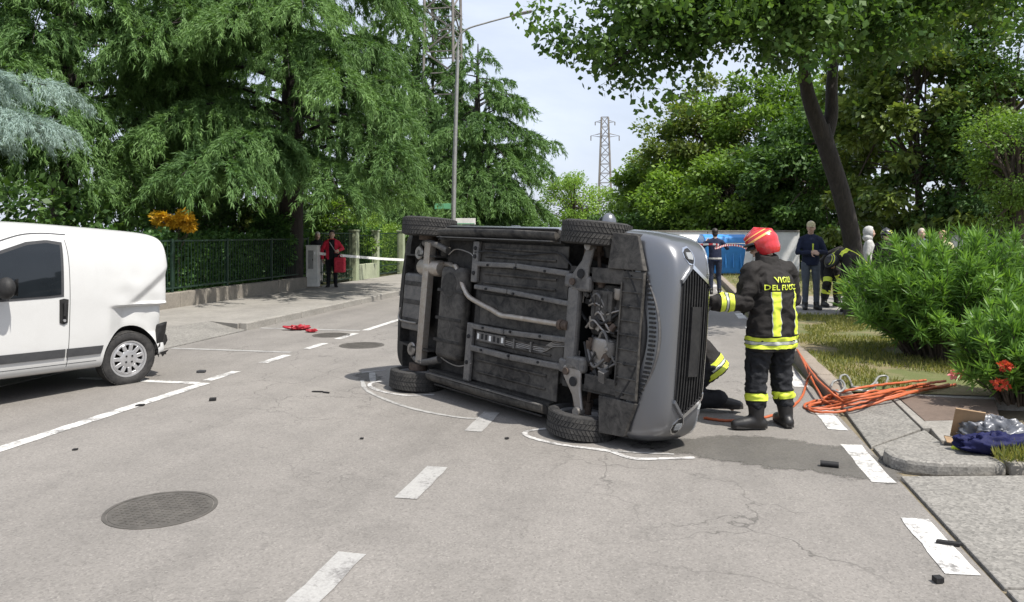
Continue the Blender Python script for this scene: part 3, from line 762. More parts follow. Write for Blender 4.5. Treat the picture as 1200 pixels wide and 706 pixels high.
# ------------------------------------------------------------------ surface patches on a body: grids cast onto a shell
def bvh_of(o):
    me = o.data
    return BVHTree.FromPolygons([v.co.copy() for v in me.vertices], [tuple(p.vertices) for p in me.polygons])
def patch(name, bvh, top, bot, direction, mat, parent, off=.004, nu=10, nv=6, back=.012, sm=30, start=3.0):
    """top and bot: point lists (same length); the ruled patch between them is thrown along direction onto the shell"""
    d = Vector(direction).normalized()
    T = [Vector(p) for p in top]; B = [Vector(p) for p in bot]
    def ev(P, t):
        x = t * (len(P) - 1); k = min(int(x), len(P) - 2); return P[k].lerp(P[k + 1], x - k)
    vs, inner = [], []
    for i in range(nu + 1):
        for j in range(nv + 1):
            p = ev(T, i / nu).lerp(ev(B, i / nu), j / nv)
            h = bvh.ray_cast(p - d * start, d)
            if h[0] is None:
                h = bvh.find_nearest(p)
            q = h[0] - d * off
            vs.append(q); inner.append(q + d * (off + back))
    m = nv + 1; n0 = len(vs)
    fs = [(i * m + j, i * m + j + 1, (i + 1) * m + j + 1, (i + 1) * m + j) for i in range(nu) for j in range(nv)]
    ring = [i * m for i in range(nu + 1)] + [nu * m + j for j in range(1, nv + 1)] + [i * m + nv for i in range(nu - 1, -1, -1)] + [j for j in range(nv - 1, 0, -1)]
    base = len(vs); vs += [inner[k] for k in ring]
    fs += [(ring[k], ring[(k + 1) % len(ring)], base + (k + 1) % len(ring), base + k) for k in range(len(ring))]
    o = new_mesh(name, vs, fs, mat, parent)
    bm = bmesh.new(); bm.from_mesh(o.data); bmesh.ops.recalc_face_normals(bm, faces=bm.faces); bm.to_mesh(o.data); bm.free()
    if sm: smooth(o.data, sm)
    return o
def strip_on(name, bvh, pts, w, across, direction, mat, parent, off=.006, n=24, nv=2, back=.01):
    a = Vector(across).normalized() * w / 2
    P = spline(pts, 6)
    return patch(name, bvh, [p + a for p in P], [p - a for p in P], direction, mat, parent, off, n, nv, back)

def loft_body(stations, npt):
    """stations: list of half profiles [(x, y, z)...] centre-bottom to centre-top; returns a closed mesh, mirrored"""
    vs, fs = [], []
    for st in stations:
        half = st; full = list(half) + [(p[0], -p[1], p[2]) for p in reversed(half[1:-1])]
        vs += full
    m = 2 * npt - 2
    for i in range(len(stations) - 1):
        for j in range(m):
            fs.append((i * m + j, i * m + (j + 1) % m, (i + 1) * m + (j + 1) % m, (i + 1) * m + j))
    # end caps as strips of quads between mirrored points
    for i, rev in ((0, False), (len(stations) - 1, True)):
        b = i * m
        for j in range(npt - 1):
            l0, l1 = b + j, b + j + 1; r0, r1 = b + (m - j) % m, b + m - j - 1
            q = (l0, r0, r1, l1)
            q = tuple(dict.fromkeys(q))
            if len(q) >= 3: fs.append(q)
    return vs, fs
def cutter(bm_mb, mat):
    o = bm_mb.build('cutter', mat); o.hide_render = True; return o
def cut(o, cutters):
    for c in cutters:
        m = o.modifiers.new('cut', 'BOOLEAN'); m.operation = 'DIFFERENCE'; m.solver = 'EXACT'; m.object = c
        m.material_mode = 'TRANSFER'
    evaluated(o)
    for c in cutters: bpy.data.objects.remove(c)
    return o

# ------------------------------------------------------------------ materials for vehicles
def car_paint(name, c, metal=.55, rough=.34, dirt=.25, coat=.6):
    t = NT(name); v = t.coord()
    d = t.ramp(t.noise(v, 3.2, 6, .7, .6), [(.45, 0.0), (.8, dirt)])
    fl = t.noise(v, 1500, 1)
    t.col(t.mix(d, t.ramp(fl, [(.3, tuple(x * .9 for x in c)), (.7, tuple(min(1, x * 1.1) for x in c))]), (.22, .20, .175)))
    t.l(t.ramp(d, [(0, rough), (1, .75)]), t.b.inputs['Roughness'])
    t.set(Metallic=metal, Coat_Weight=coat, Coat_Roughness=.12)
    return t.m
def grimy(name, c, dust=(.20, .185, .165), rough=.75, metal=0.0, amount=.6, sc=5.0):
    t = NT(name); v = t.coord()
    n = t.noise(v, sc, 7, .72, .5); s = t.noise(v, sc * 3.3, 6, .75, 1.0)
    f = t.ramp(t.mix(.5, n, s), [(.40, 0.0), (.60, amount)])
    t.col(t.mix(f, c, dust)); t.l(t.ramp(n, [(.3, rough * .75), (.7, min(1, rough * 1.15))]), t.b.inputs['Roughness'])
    t.set(Metallic=metal, **{'Specular_IOR_Level': .25}); t.bump(n, .35, .01)
    return t.m
M['grey_paint'] = car_paint('silver_grey_paint', (.17, .176, .19), .65, .30, .25)
M['under'] = grimy('underbody_sealer', (.016, .0155, .0155), (.07, .066, .06), .8, 0, .75)
M['under_lt'] = grimy('underbody_steel', (.095, .094, .095), (.24, .225, .205), .55, .35, .6, 7)
M['under_md'] = grimy('underbody_panel', (.017, .0165, .017), (.105, .098, .088), .7, .1, .9, 3)
M['steel'] = grimy('bare_steel', (.30, .29, .28), (.24, .20, .16), .45, .8, .5, 8)
M['exhaust'] = grimy('exhaust_pipe', (.40, .375, .34), (.27, .21, .155), .5, .65, .6, 9)
M['blk_plastic'] = grimy('black_plastic', (.014, .014, .015), (.05, .048, .045), .6, 0, .4, 8)
M['rubber'] = grimy('tyre_rubber', (.020, .020, .021), (.085, .08, .075), .8, 0, .55, 9)
M['tread'] = grimy('tyre_tread', (.022, .022, .022), (.095, .09, .083), .85, 0, .65, 14)
M['alloy'] = plain('wheel_silver', (.52, .52, .53), .38, .7, .1, 10)
M['chrome'] = plain('chrome', (.72, .73, .75), .12, 1.0, .03)
M['rust'] = plain('rusty_iron', (.085, .062, .048), .85, .2, .4, 25, .3)
M['void'] = plain('shadowed_cavity_plastic', (.012, .012, .013), .85)
M['lens'] = glassy('lamp_lens', (.75, .78, .8), .06, .35)
M['amber'] = plain('amber_lens', (.7, .26, .03), .2)
M['auto_glass'] = plain('tinted_glass', (.014, .017, .019), .05, 0, .1, 3)
M['red_lens'] = plain('red_lens', (.36, .02, .02), .2)
M['white_lbl'] = plain('white_label', (.7, .7, .68), .6)

def make_tyre(name, parent, r=.292, w=.20, rim=.195, blocks=56):
    """wheel about the local y axis, outer face at +y: tyre, chevron tread, rim with holes"""
    hw = w / 2
    t = empty(name); t.parent = parent
    prof = [(rim, -hw * .82), (rim + .02, -hw * .98), (r * .86, -hw * 1.0), (r * .955, -hw * .9), (r * .985, -hw * .72), (r * .99, 0), (r * .985, hw * .72), (r * .955, hw * .9),
            (r * .86, hw), (rim + .02, hw * .98), (rim, hw * .82), (rim - .006, 0)]
    MB().lathe(prof, 56, axis='y', closed=True).build('tyre', M['rubber'], t, 40)
    b = MB()
    for k in range(blocks):
        a0 = 2 * math.pi * k / blocks; da = 2 * math.pi / blocks
        for s in (-1, 1):
            for (y0, y1, sk0, sk1) in ((.006, hw * .42, 0, .75), (hw * .48, hw * .86, .9, 1.5)):
                vs = []
                for rr in (r * .982, r * 1.008):
                    for (yy, sk) in ((y0, sk0), (y1, sk1)):
                        for e in (.12, .88):
                            a = a0 + da * (e + sk + (.5 if s > 0 else 0))
                            rq = rr * (1 - .05 * max(0, (yy / hw - .6)) ** 1.3)
                            vs.append((rq * math.cos(a), s * yy, rq * math.sin(a)))
                b.add(vs, [(0, 1, 3, 2), (4, 6, 7, 5), (0, 4, 5, 1), (2, 3, 7, 6), (0, 2, 6, 4), (1, 5, 7, 3)])
    b.build('tread', M['tread'], t)['kind'] = 'stuff'
    return t
def rim_mesh(t, rim=.195, w=.185, mat=None, holes=11):
    hw = w / 2
    b = MB().lathe([(rim, -hw * .85), (rim, hw * .86), (rim - .018, hw * .84), (rim - .03, hw * .45), (rim - .03, -hw * .7), (rim - .012, -hw * .85)], 44, axis='y', closed=True)
    b.build('rim_barrel', mat or M['alloy'], t, 35)
    # wheel cover: hub disc, spokes between oval slots, outer ring
    c = MB().lathe([(rim - .022, hw * .62), (rim - .022, hw * .80), (rim - .045, hw * .86), (rim - .05, hw * .62)], 44, axis='y', closed=True)
    c.lathe([(.098, hw * .6), (.098, hw * .84), (.07, hw * .93), (.03, hw * .93), (.0, hw * .93)], 33, axis='y')
    for k in range(holes):
        a = 2 * math.pi * k / holes
        d = Vector((math.cos(a), 0, math.sin(a))); s = Vector((-math.sin(a), 0, math.cos(a)))
        c.bar(d * .09 + Vector((0, hw * .75, 0)), d * (rim - .038) + Vector((0, hw * .76, 0)), .042, .022, (0, 1, 0))
    c.build('wheel_cover', mat or M['alloy'], t, 35, bevel=.004)
    bk = MB().lathe([(0, hw * .1), (rim - .03, hw * .1)], 32, axis='y')
    bk.lathe([(.125, -hw * .2), (.125, -hw * .05), (0, -hw * .05)], 28, axis='y'); bk.build('brake_disc', M['rust'], t, 35)
    bt_ = MB()
    for k in range(4):
        a = R(45 + 90 * k); bt_.lathe([(.011, hw * .9), (.011, hw * 1.0), (0, hw * 1.0)], 6, c=(.045 * math.cos(a), 0, .045 * math.sin(a)), axis='y')
    bt_.build('wheel_bolts', M['blk_plastic'], t)['kind'] = 'stuff'

# ------------------------------------------------------------------ the overturned hatchback (local: x forward, y left, z up, rear axle at x = 0)
WB = 2.47
car = empty('overturned_car')
tag(car, 'silver grey hatchback lying on its side with its dirty underside facing the road', 'car')
ST_ = []
def station(x, w, zb, belt, bw, mid, re, top, zs=.40):
    ST_.append([(x, 0, zb), (x, .45 * w, zb), (x, .86 * w, zb + .004), (x, .965 * w, zb + .05), (x, w, zs), (x, w * 1.002, zs + .2), (x, w * .99, (zs + .2 + belt) / 2 + .03),
                (x, bw, belt), (x, mid[0], mid[1]), (x, re[0], re[1]), (x, re[0] * .55, top - .012), (x, 0, top)])
station(-.60, .50, .44, .72, .50, (.46, .76), (.42, .80), .82, .5)
station(-.585, .66, .38, .80, .64, (.56, .90), (.48, .97), 1.0, .48)
station(-.53, .765, .34, .88, .74, (.64, 1.06), (.53, 1.18), 1.22, .46)
station(-.42, .80, .32, .92, .775, (.68, 1.18), (.56, 1.34), 1.39, .44)
station(-.25, .84, .27, .93, .785, (.70, 1.20), (.585, 1.41), 1.465, .42)
station(.10, .84, .215, .93, .79, (.71, 1.20), (.60, 1.44), 1.50, .40)
station(.60, .84, .20, .92, .79, (.715, 1.19), (.61, 1.45), 1.515, .40)
station(1.2, .84, .195, .91, .79, (.715, 1.18), (.61, 1.44), 1.51, .40)
station(1.72, .84, .195, .90, .79, (.71, 1.13), (.60, 1.34), 1.42, .40)
station(2.05, .84, .195, .89, .795, (.73, 1.04), (.64, 1.14), 1.20, .40)
station(2.32, .84, .20, .89, .80, (.735, .955), (.62, 1.01), 1.045, .40)
station(2.62, .84, .205, .875, .795, (.715, .92), (.54, .96), .98, .40)
station(2.95, .83, .21, .83, .775, (.685, .875), (.50, .912), .93, .40)
station(3.15, .80, .215, .775, .73, (.64, .82), (.46, .85), .865, .40)
station(3.27, .735, .225, .71, .665, (.585, .75), (.42, .775), .785, .40)
station(3.34, .64, .245, .63, .575, (.51, .66), (.37, .68), .69, .40)
station(3.37, .50, .29, .56, .46, (.42, .58), (.31, .595), .60, .40)
vs_, fs_ = loft_body(ST_, 12)
body = new_mesh('body', vs_, fs_, [M['grey_paint']], car)
bm = bmesh.new(); bm.from_mesh(body.data); bmesh.ops.recalc_face_normals(bm, faces=bm.faces); bm.to_mesh(body.data); bm.free()
ms = body.modifiers.new('s', 'SUBSURF'); ms.levels = 3; ms.render_levels = 3
evaluated(body)
carshell = bvh_of(body)
cuts = []
for x in (0, WB):
    for s in (1, -1):
        cuts.append(cutter(MB().lathe([(.335, s * .50), (.335, s * 1.0)], 40, c=(x, 0, .30), axis='y'), M['under']))
cuts.append(cutter(MB().box((2.68, 0, .23), (.74, .90, .60)), M['void']))                 # engine bay from below
cuts.append(cutter(MB().box((1.62, 0, .10), (1.36, 1.36, .34)), M['under']))               # floor pan between the sills
cuts.append(cutter(MB().box((.62, 0, .14), (.66, 1.34, .44)), M['under']))                 # tank bay
cuts.append(cutter(MB().box((-.08, 0, .20), (.76, .96, .50)), M['under']))                 # rear floor
cut(body, cuts)
bm = bmesh.new(); bm.from_mesh(body.data)
ui = None
for k, m in enumerate(body.data.materials):
    if m == M['under']: ui = k
for f in bm.faces:
    c = f.calc_center_median()
    if f.normal.z < -.55 and c.z < .36 and c.x < 3.0: f.material_index = ui
bm.to_mesh(body.data); bm.free()
smooth(body.data, 38)

# --- outside: glass, lamps, grille, trim
P3 = lambda x, pts: [(x, y, z) for y, z in pts]
for s in (1, -1):
    patch('side_window', carshell, [(-.28, s, 1.30), (.3, s, 1.37), (.95, s, 1.37)], [(-.30, s, .97), (.3, s, .96), (.95, s, .95)], (0, -s, 0), M['auto_glass'], car, nu=14)
    patch('side_window', carshell, [(1.03, s, 1.37), (1.4, s, 1.34), (1.70, s, 1.24)], [(1.03, s, .95), (1.45, s, .94), (2.02, s, .93)], (0, -s, 0), M['auto_glass'], car, nu=14)
    hl = patch('headlight', carshell, [(4, s * .50, .74), (4, s * .58, .775), (4, s * .66, .80), (4, s * .73, .81)], [(4, s * .53, .65), (4, s * .61, .64), (4, s * .68, .665), (4, s * .745, .73)], (-1, 0, 0), M['chrome'], car, .004, 14, 6)
    patch('lens', carshell, [(4, s * .485, .752), (4, s * .58, .79), (4, s * .66, .815), (4, s * .745, .825)], [(4, s * .52, .638), (4, s * .61, .628), (4, s * .69, .652), (4, s * .755, .72)], (-1, 0, 0), M['lens'], hl, .014, 14, 6)
    fg = patch('fog_lamp', carshell, [(4, s * .565, .455), (4, s * .62, .475), (4, s * .67, .47), (4, s * .715, .445)], [(4, s * .575, .40), (4, s * .62, .355), (4, s * .665, .355), (4, s * .70, .39)], (-1, 0, 0), M['chrome'], car, .004, 12, 6)
    patch('lamp_housing', carshell, [(4, s * .58, .445), (4, s * .62, .462), (4, s * .67, .457), (4, s * .70, .438)], [(4, s * .588, .405), (4, s * .62, .366), (4, s * .665, .366), (4, s * .69, .397)], (-1, 0, 0), M['blk_plastic'], fg, .008, 12, 6)
    patch('lens', carshell, [(4, s * .612, .44), (4, s * .64, .447), (4, s * .668, .44)], [(4, s * .615, .385), (4, s * .64, .378), (4, s * .665, .385)], (-1, 0, 0), M['lens'], fg, .016, 8, 5)
    patch('tail_lamp', carshell, [(-4, s * .56, .98), (-4, s * .66, 1.0), (-4, s * .72, 1.0)], [(-4, s * .60, .78), (-4, s * .68, .78), (-4, s * .74, .80)], (1, 0, 0), M['red_lens'], car, .006, 8, 6)
    dh = MB().tube([(.95, s * .825, .80), (.9, s * .86, .80), (.78, s * .86, .80), (.73, s * .825, .80)], .014, 8); dh.build('door_handle', M['grey_paint'], car, 40)
    dh = MB().tube([(1.85, s * .825, .78), (1.8, s * .86, .78), (1.68, s * .86, .78), (1.63, s * .825, .78)], .014, 8); dh.build('door_handle', M['grey_paint'], car, 40)
    mi = MB().tube([(1.93, s * .77, .97), (1.94, s * .85, 1.0)], .022, 8); mi.ball((1.93, s * .93, 1.02), (.075, .10, .075), 14, 10); mi = mi.build('door_mirror', M['grey_paint'], car, 60)
    MB().lathe([(.062, 0), (.062, -.01), (0, -.01)], 18, c=(1.862, s * .93, 1.02), axis='x').build('mirror_glass', M['auto_glass'], mi)
    # side sill with a raised lip, dark from road dirt
    sk = MB()
    sk.tube([(.36, s * .735, .192), (.9, s * .745, .182), (1.6, s * .745, .180), (2.12, s * .735, .190)], .052, 10, True, .55); sk.build('sill', M['under_md'], car, 60)
    ls = MB().bar((.38, s * .695, .165), (2.10, s * .695, .155), .008, .05); ls.build('sill_flange', M['under_lt'], car)
    st2 = MB().bar((.45, s * .80, .225), (2.08, s * .80, .225), .02, .045); st2.build('sill_trim', M['blk_plastic'], car, bevel=.008)
patch('windscreen', carshell, [(1.70, .58, 4), (1.72, 0, 4), (1.70, -.58, 4)], [(2.24, .66, 4), (2.30, 0, 4), (2.24, -.66, 4)], (0, 0, -1), M['auto_glass'], car, .005, 16, 8)
patch('rear_window', carshell, [(-4, .50, 1.36), (-4, 0, 1.39), (-4, -.50, 1.36)], [(-4, .60, 1.06), (-4, 0, 1.06), (-4, -.60, 1.06)], (1, 0, 0), M['auto_glass'], car, .005, 16, 8)
# big hexagonal mouth: two dark fields, slats, chrome along its upper edges
gr = patch('grille_mouth', carshell, [(4, .40, .665), (4, .2, .672), (4, 0, .675), (4, -.2, .672), (4, -.40, .665)], [(4, .54, .43), (4, .3, .43), (4, 0, .43), (4, -.3, .43), (4, -.54, .43)], (-1, 0, 0), M['void'], car, .003, 30, 8)
patch('mouth_base', carshell, [(4, .54, .429), (4, .3, .429), (4, 0, .429), (4, -.3, .429), (4, -.54, .429)], [(4, .44, .315), (4, .3, .305), (4, 0, .30), (4, -.3, .305), (4, -.44, .315)], (-1, 0, 0), M['void'], gr, .003, 30, 5)
for k in range(11):
    z = .325 + k * .032; hw_ = (.45 + .10 * (z - .32) / .11) if z < .43 else (.54 - .14 * (z - .43) / .235); hw_ -= .012
    patch('grille_slat', carshell, [(4, hw_, z + .007), (4, 0, z + .006), (4, -hw_, z + .007)], [(4, hw_, z - .004), (4, 0, z - .005), (4, -hw_, z - .004)], (-1, 0, 0), M['blk_plastic'], gr, .020, 26, 1, .02)
for s in (1, -1):
    patch('chrome_lip', carshell, [(4, s * .575, .425), (4, s * .50, .55), (4, s * .425, .685)], [(4, s * .545, .415), (4, s * .472, .545), (4, s * .395, .68)], (-1, 0, 0), M['chrome'], gr, .024, 14, 2, .02)
    patch('mouth_edge', carshell, [(4, s * .575, .424), (4, s * .52, .365), (4, s * .455, .302)], [(4, s * .55, .424), (4, s * .495, .37), (4, s * .43, .308)], (-1, 0, 0), M['grey_paint'], gr, .020, 12, 2, .02)
patch('chrome_bar', carshell, [(4, .40, .69), (4, 0, .70), (4, -.40, .69)], [(4, .40, .672), (4, 0, .68), (4, -.40, .672)], (-1, 0, 0), M['chrome'], gr, .016, 20, 2)
pl = patch('number_plate', carshell, [(4, .26, .52), (4, 0, .52), (4, -.26, .52)], [(4, .26, .41), (4, 0, .41), (4, -.26, .41)], (-1, 0, 0), M['blk_plastic'], car, .035, 12, 3, .03)
# bumper's lower valance with vent teeth and bolts
vb = MB(); 
for k in range(34):
    y = -.56 + k * (1.12 / 33); x = 3.20 - .22 * (y / .6) ** 2 * .8
    vb.box((x, y, .215), (.045, .017, .03))
vb.build('valance_teeth', M['blk_plastic'], car)['kind'] = 'stuff'
lp = MB(); Ps = [(3.13 - .30 * (y / .62) ** 2, y, .208) for y in np.linspace(-.62, .62, 21)]
lp.tube(Ps, .026, 8, True, .5); lp.build('bumper_lip', M['blk_plastic'], car, 50)
lp = MB(); Ps = [(3.26 - .32 * (y / .64) ** 2, y, .225) for y in np.linspace(-.66, .66, 21)]
lp.tube(Ps, .012, 6); lp.build('bumper_edge', M['under_lt'], car, 50)

# --- underneath, front to back
# U-shaped plastic undertray with ribs and clips
ut = MB()
ut.box((3.0, 0, .20), (.22, .98, .014)); ut.box((2.72, -.44, .203), (.34, .12, .014)); ut.box((2.72, .42, .203), (.34, .12, .014))
for y in np.linspace(-.44, .44, 9): ut.box((3.0, y, .19), (.21, .012, .02))
ut.box((2.892, 0, .188), (.014, .80, .03)); ut.box((3.105, 0, .188), (.014, .96, .03))
ut = ut.build('undertray', M['under_md'], car, bevel=.006)
for y in (-.45, -.22, 0, .22, .45):
    MB().lathe([(.014, .180), (.014, .194), (0, .180)][:2] + [(.0, .176)], 10, c=(2.97, y, 0)).build('clip', M['blk_plastic'], ut)
# engine, gearbox, sump, driveshafts, belts
en = MB(); en.box((2.70, -.16, .40), (.40, .42, .26)); en.build('engine_block', M['under_md'], car, bevel=.03)
en = MB(); en.box((2.66, -.20, .255), (.22, .24, .08)); 
for k in range(3): en.box((2.59 + .065 * k, -.20, .212), (.012, .20, .012))
en.build('oil_sump', M['under_md'], car, bevel=.02)
gb = MB().lathe([(.13, -.02), (.14, .08), (.10, .16), (.085, .24), (0, .25)], 20, c=(2.66, .08, .34), axis='y'); gb.box((2.62, .24, .31), (.20, .12, .14)); gb.build('gearbox', M['steel'], car, 40, bevel=.015)
MB().lathe([(.045, -.42), (.045, -.38), (.03, -.37), (.03, -.34)], 14, c=(2.60, 0, .27), axis='y').build('pulley', M['rust'], car)
for k, (a, b, r) in enumerate((((2.50, .70, .30), (2.55, .26, .31), .016), ((2.50, -.70, .30), (2.55, -.36, .31), .016))):
    MB().tube([a, b], r, 10).tube([a, Vector(a).lerp(Vector(b), .22)], [.045, .03], 12).tube([b, Vector(b).lerp(Vector(a), .18)], [.05, .035], 12).build('driveshaft', M['rust'], car, 50)
pp_ = MB()
for k in range(22):
    y = random.uniform(-.36, .38); x = random.uniform(2.46, 2.86); z = random.uniform(.24, .36)
    pp_.tube(spline([(x, y, z), (x + random.uniform(-.1, .1), y + random.uniform(-.12, .12), z + .03), (x + random.uniform(-.12, .12), y + random.uniform(-.2, .2), z + .10)], 5), random.uniform(.008, .018), 7)
pp_.build('hoses', M['blk_plastic'], car, 50)['kind'] = 'stuff'
for k in range(34):
    y = random.uniform(-.38, .38); x = random.uniform(2.42, 2.86); z = random.uniform(.21, .31); sz = random.uniform(.025, .07)
    MB().box((x, y, z), (sz, sz * random.uniform(.6, 1.8), sz), Matrix.Rotation(random.uniform(0, 3), 3, 'Z') @ Matrix.Rotation(random.uniform(-.4, .4), 3, 'X')).build('bracket', M[random.choice(['under_lt', 'steel', 'rust', 'blk_plastic', 'under_md'])], car, bevel=.006)
for k in range(12):
    y = random.uniform(-.34, .34); x = random.uniform(2.45, 2.62)
    MB().tube(spline([(x, y, .24), (x + .1, y + random.uniform(-.15, .15), .215), (x + .22, y + random.uniform(-.1, .1), .24), (x + .3, y + random.uniform(-.1, .1), .32)], 6), random.uniform(.006, .013), 8).build('coolant_pipe', M[random.choice(['steel', 'under_lt', 'blk_plastic'])], car, 50)
# shields, splash smears and wiring across the floor
MB().tube(spline([(.98, -.56, .19), (1.2, -.58, .225), (1.6, -.56, .23), (2.1, -.60, .22), (2.3, -.5, .21)], 6), .008, 6).build('wiring_loom', M['blk_plastic'], car, 50)
MB().tube(spline([(.45, -.52, .26), (.6, -.58, .24), (.9, -.55, .19), (.99, -.50, .185)], 6), .006, 6).build('handbrake_cable', M['steel'], car, 50)
MB().tube(spline([(.40, .50, .25), (.6, .55, .23), (.85, .56, .20), (1.05, .50, .20)], 6), .006, 6).build('handbrake_cable', M['steel'], car, 50)
for (x, y, z, r, l, m) in ((2.55, -.05, .25, .035, .10, 'steel'), (2.78, .14, .25, .045, .12, 'under_lt'), (2.80, -.30, .27, .05, .09, 'steel'), (2.52, .14, .26, .03, .08, 'rust'), (2.74, .30, .26, .04, .08, 'steel')):
    MB().lathe([(r, -l / 2), (r, l * .3), (r * .7, l / 2), (0, l / 2)], 12, c=(x, y, z), axis='y').build('engine_fitting', M[m], car, 40)
# front subframe: crossmember, lower arms, anti-roll bar
sf = MB()
sf.box((2.36, -.02, .215), (.13, .62, .07)); sf.box((2.44, -.36, .21), (.22, .13, .07)); sf.box((2.44, .30, .21), (.22, .13, .07))
sf.box((2.30, -.38, .20), (.10, .12, .05)); sf.box((2.30, .33, .20), (.10, .12, .05))
sf.build('subframe', M['under_lt'], car, bevel=.025)
for s in (1, -1):
    la = MB()
    Pq = [(2.42, s * .30), (2.52, s * .34), (2.53, s * .50), (2.57, s * .66), (2.50, s * .70), (2.44, s * .55), (2.33, s * .42), (2.30, s * .33)]
    la.prism(Pq, .175, .205)
    la = la.build('control_arm', M['steel'] if s > 0 else M['under_lt'], car, bevel=.012)
    MB().lathe([(.04, .165), (.04, .172), (.022, .172)], 16, c=(2.45, s * .44, 0)).build('arm_hole', M['void'], la)
    MB().lathe([(.035, .14), (.04, .21), (0, .22)], 14, c=(2.53, s * .67, 0)).build('ball_joint', M['steel'], la, 40)
    MB().lathe([(.03, .16), (.03, .215), (0, .215)], 12, c=(2.36, s * .37, 0)).build('bush', M['rust'], la, 40)
    MB().tube([(2.40, s * .2, .27), (2.40, s * .5, .28), (2.44, s * .68, .30)], .010, 8).build('track_rod', M['steel'], car, 50)
    # strut and hub behind the wheel
    MB().tube([(2.46, s * .60, .26), (2.43, s * .54, .60)], .03, 10).build('strut', M['rust'], car, 50)
    MB().box((2.47, s * .62, .29), (.10, .07, .16)).build('hub_carrier', M['rust'], car, bevel=.02)
    # wheel-arch liners
    ln = []
    for k in range(15):
        a = R(-20 + 150 * k / 14)
        ln.append((WB + .325 * math.cos(a), .30 + .325 * math.sin(a)))
    vv = [(x, s * .50, z) for x, z in ln] + [(x, s * .785, z) for x, z in ln]
    n_ = len(ln); new_mesh('arch_liner', vv, [(i, i + 1, n_ + i + 1, n_ + i) for i in range(n_ - 1)], M['blk_plastic'], car, 60)
    fl = MB().add([(2.74, s * .50, .20), (2.78, s * .78, .22), (3.02, s * .76, .215), (3.12, s * .50, .205), (2.74, s * .50, .17), (2.76, s * .79, .18), (3.01, s * .77, .19), (3.1, s * .50, .18)],
                  [(0, 1, 2, 3), (4, 7, 6, 5), (0, 4, 5, 1), (1, 5, 6, 2), (2, 6, 7, 3), (3, 7, 4, 0)])
    fl.build('air_deflector', M['under_md'], car, bevel=.006)
# floor pan pieces with pressed beads
for (y0, y1, x0, x1) in ((-.66, -.47, .98, 2.22), (-.43, -.21, 1.0, 2.24), (.17, .33, 1.0, 2.24), (.38, .66, .98, 2.20), (-.17, .12, 1.05, 2.26)):
    fp = MB().box(((x0 + x1) / 2, (y0 + y1) / 2, .262 if y0 > -.2 and y1 < .15 else .248), (x1 - x0, y1 - y0, .016))
    fp = fp.build('floor_panel', M['under_md'], car, bevel=.005)
    if y0 > -.2 and y1 < .15: continue
    for k in range(2):
        y = y0 + (y1 - y0) * (.30 + .40 * k)
        MB().tube([(x0 + .10, y, .240), (x0 + .14, y, .236), (x1 - .20, y, .236), (x1 - .14, y, .240)], .016, 8, True, .6).build('pressed_rib', M['under_md'], fp, 50)
    MB().lathe([(.035, .236), (.04, .242)], 16, c=(x0 + (x1 - x0) * random.uniform(.3, .7), (y0 + y1) / 2, 0)).build('drain_plug', M['under'], fp)
for k, (pts, w) in enumerate((([(1.0, -.45), (1.6, -.46), (2.30, -.43)], .05), ([(1.0, -.23), (1.5, -.22), (2.33, -.18)], .045), ([(1.0, .15), (1.5, .15), (2.33, .12)], .05), ([(1.0, .355), (1.6, .365), (2.30, .35)], .055))):
    fr = MB()
    for a, b in zip(pts[:-1], pts[1:]): fr.bar((a[0], a[1], .215), (b[0], b[1], .205), w, .05)
    fr = fr.build('chassis_rail', M['under_lt'], car, bevel=.012)
    for j in range(3): MB().lathe([(.012, .170), (.012, .184)], 10, c=(1.2 + .4 * j, pts[0][1] + (pts[-1][1] - pts[0][1]) * (.15 + .3 * j), .004)).build('drain_hole', M['void'], fr)
for y_, w_ in ((-.47, .40), (.40, .56)): MB().box((.985, y_, .212), (.09, w_, .045)).build('crossmember', M['under_lt'], car, bevel=.012)
for (x, y) in ((.985, -.60), (.985, -.52), (.985, -.36), (.985, .25), (.985, .5)):
    MB().lathe([(.018, .178), (.022, .19), (0, .178)][:2], 10, c=(x, y, 0)).build('bracket_hole', M['void'], car)
# brake and fuel lines along the floor, clip block with white tags
ln_ = MB()
for j in range(4):
    ln_.tube(spline([(1.06, .21 + .016 * j, .236), (1.5, .215 + .016 * j, .234), (1.95, .23 + .014 * j, .234), (2.12, .16 + .014 * j, .232), (2.26, .12 + .02 * j, .235)], 6), .0055, 6)
ln_.build('brake_lines', M['steel'], car, 50)
lb_ = MB().box((1.28, .235, .228), (.42, .085, .02)).build('line_cover', M['under_lt'], car, bevel=.004)
for k in range(7): MB().box((1.10 + .06 * k, .235 + random.uniform(-.006, .006), .2165), (.028, .05, .004)).build('line_slot', M['void'] if k % 3 else M['white_lbl'], lb_)
for x in (1.62, 1.85): MB().box((x, .24, .226), (.02, .09, .02)).build('line_clip', M['under_lt'], car, bevel=.003)
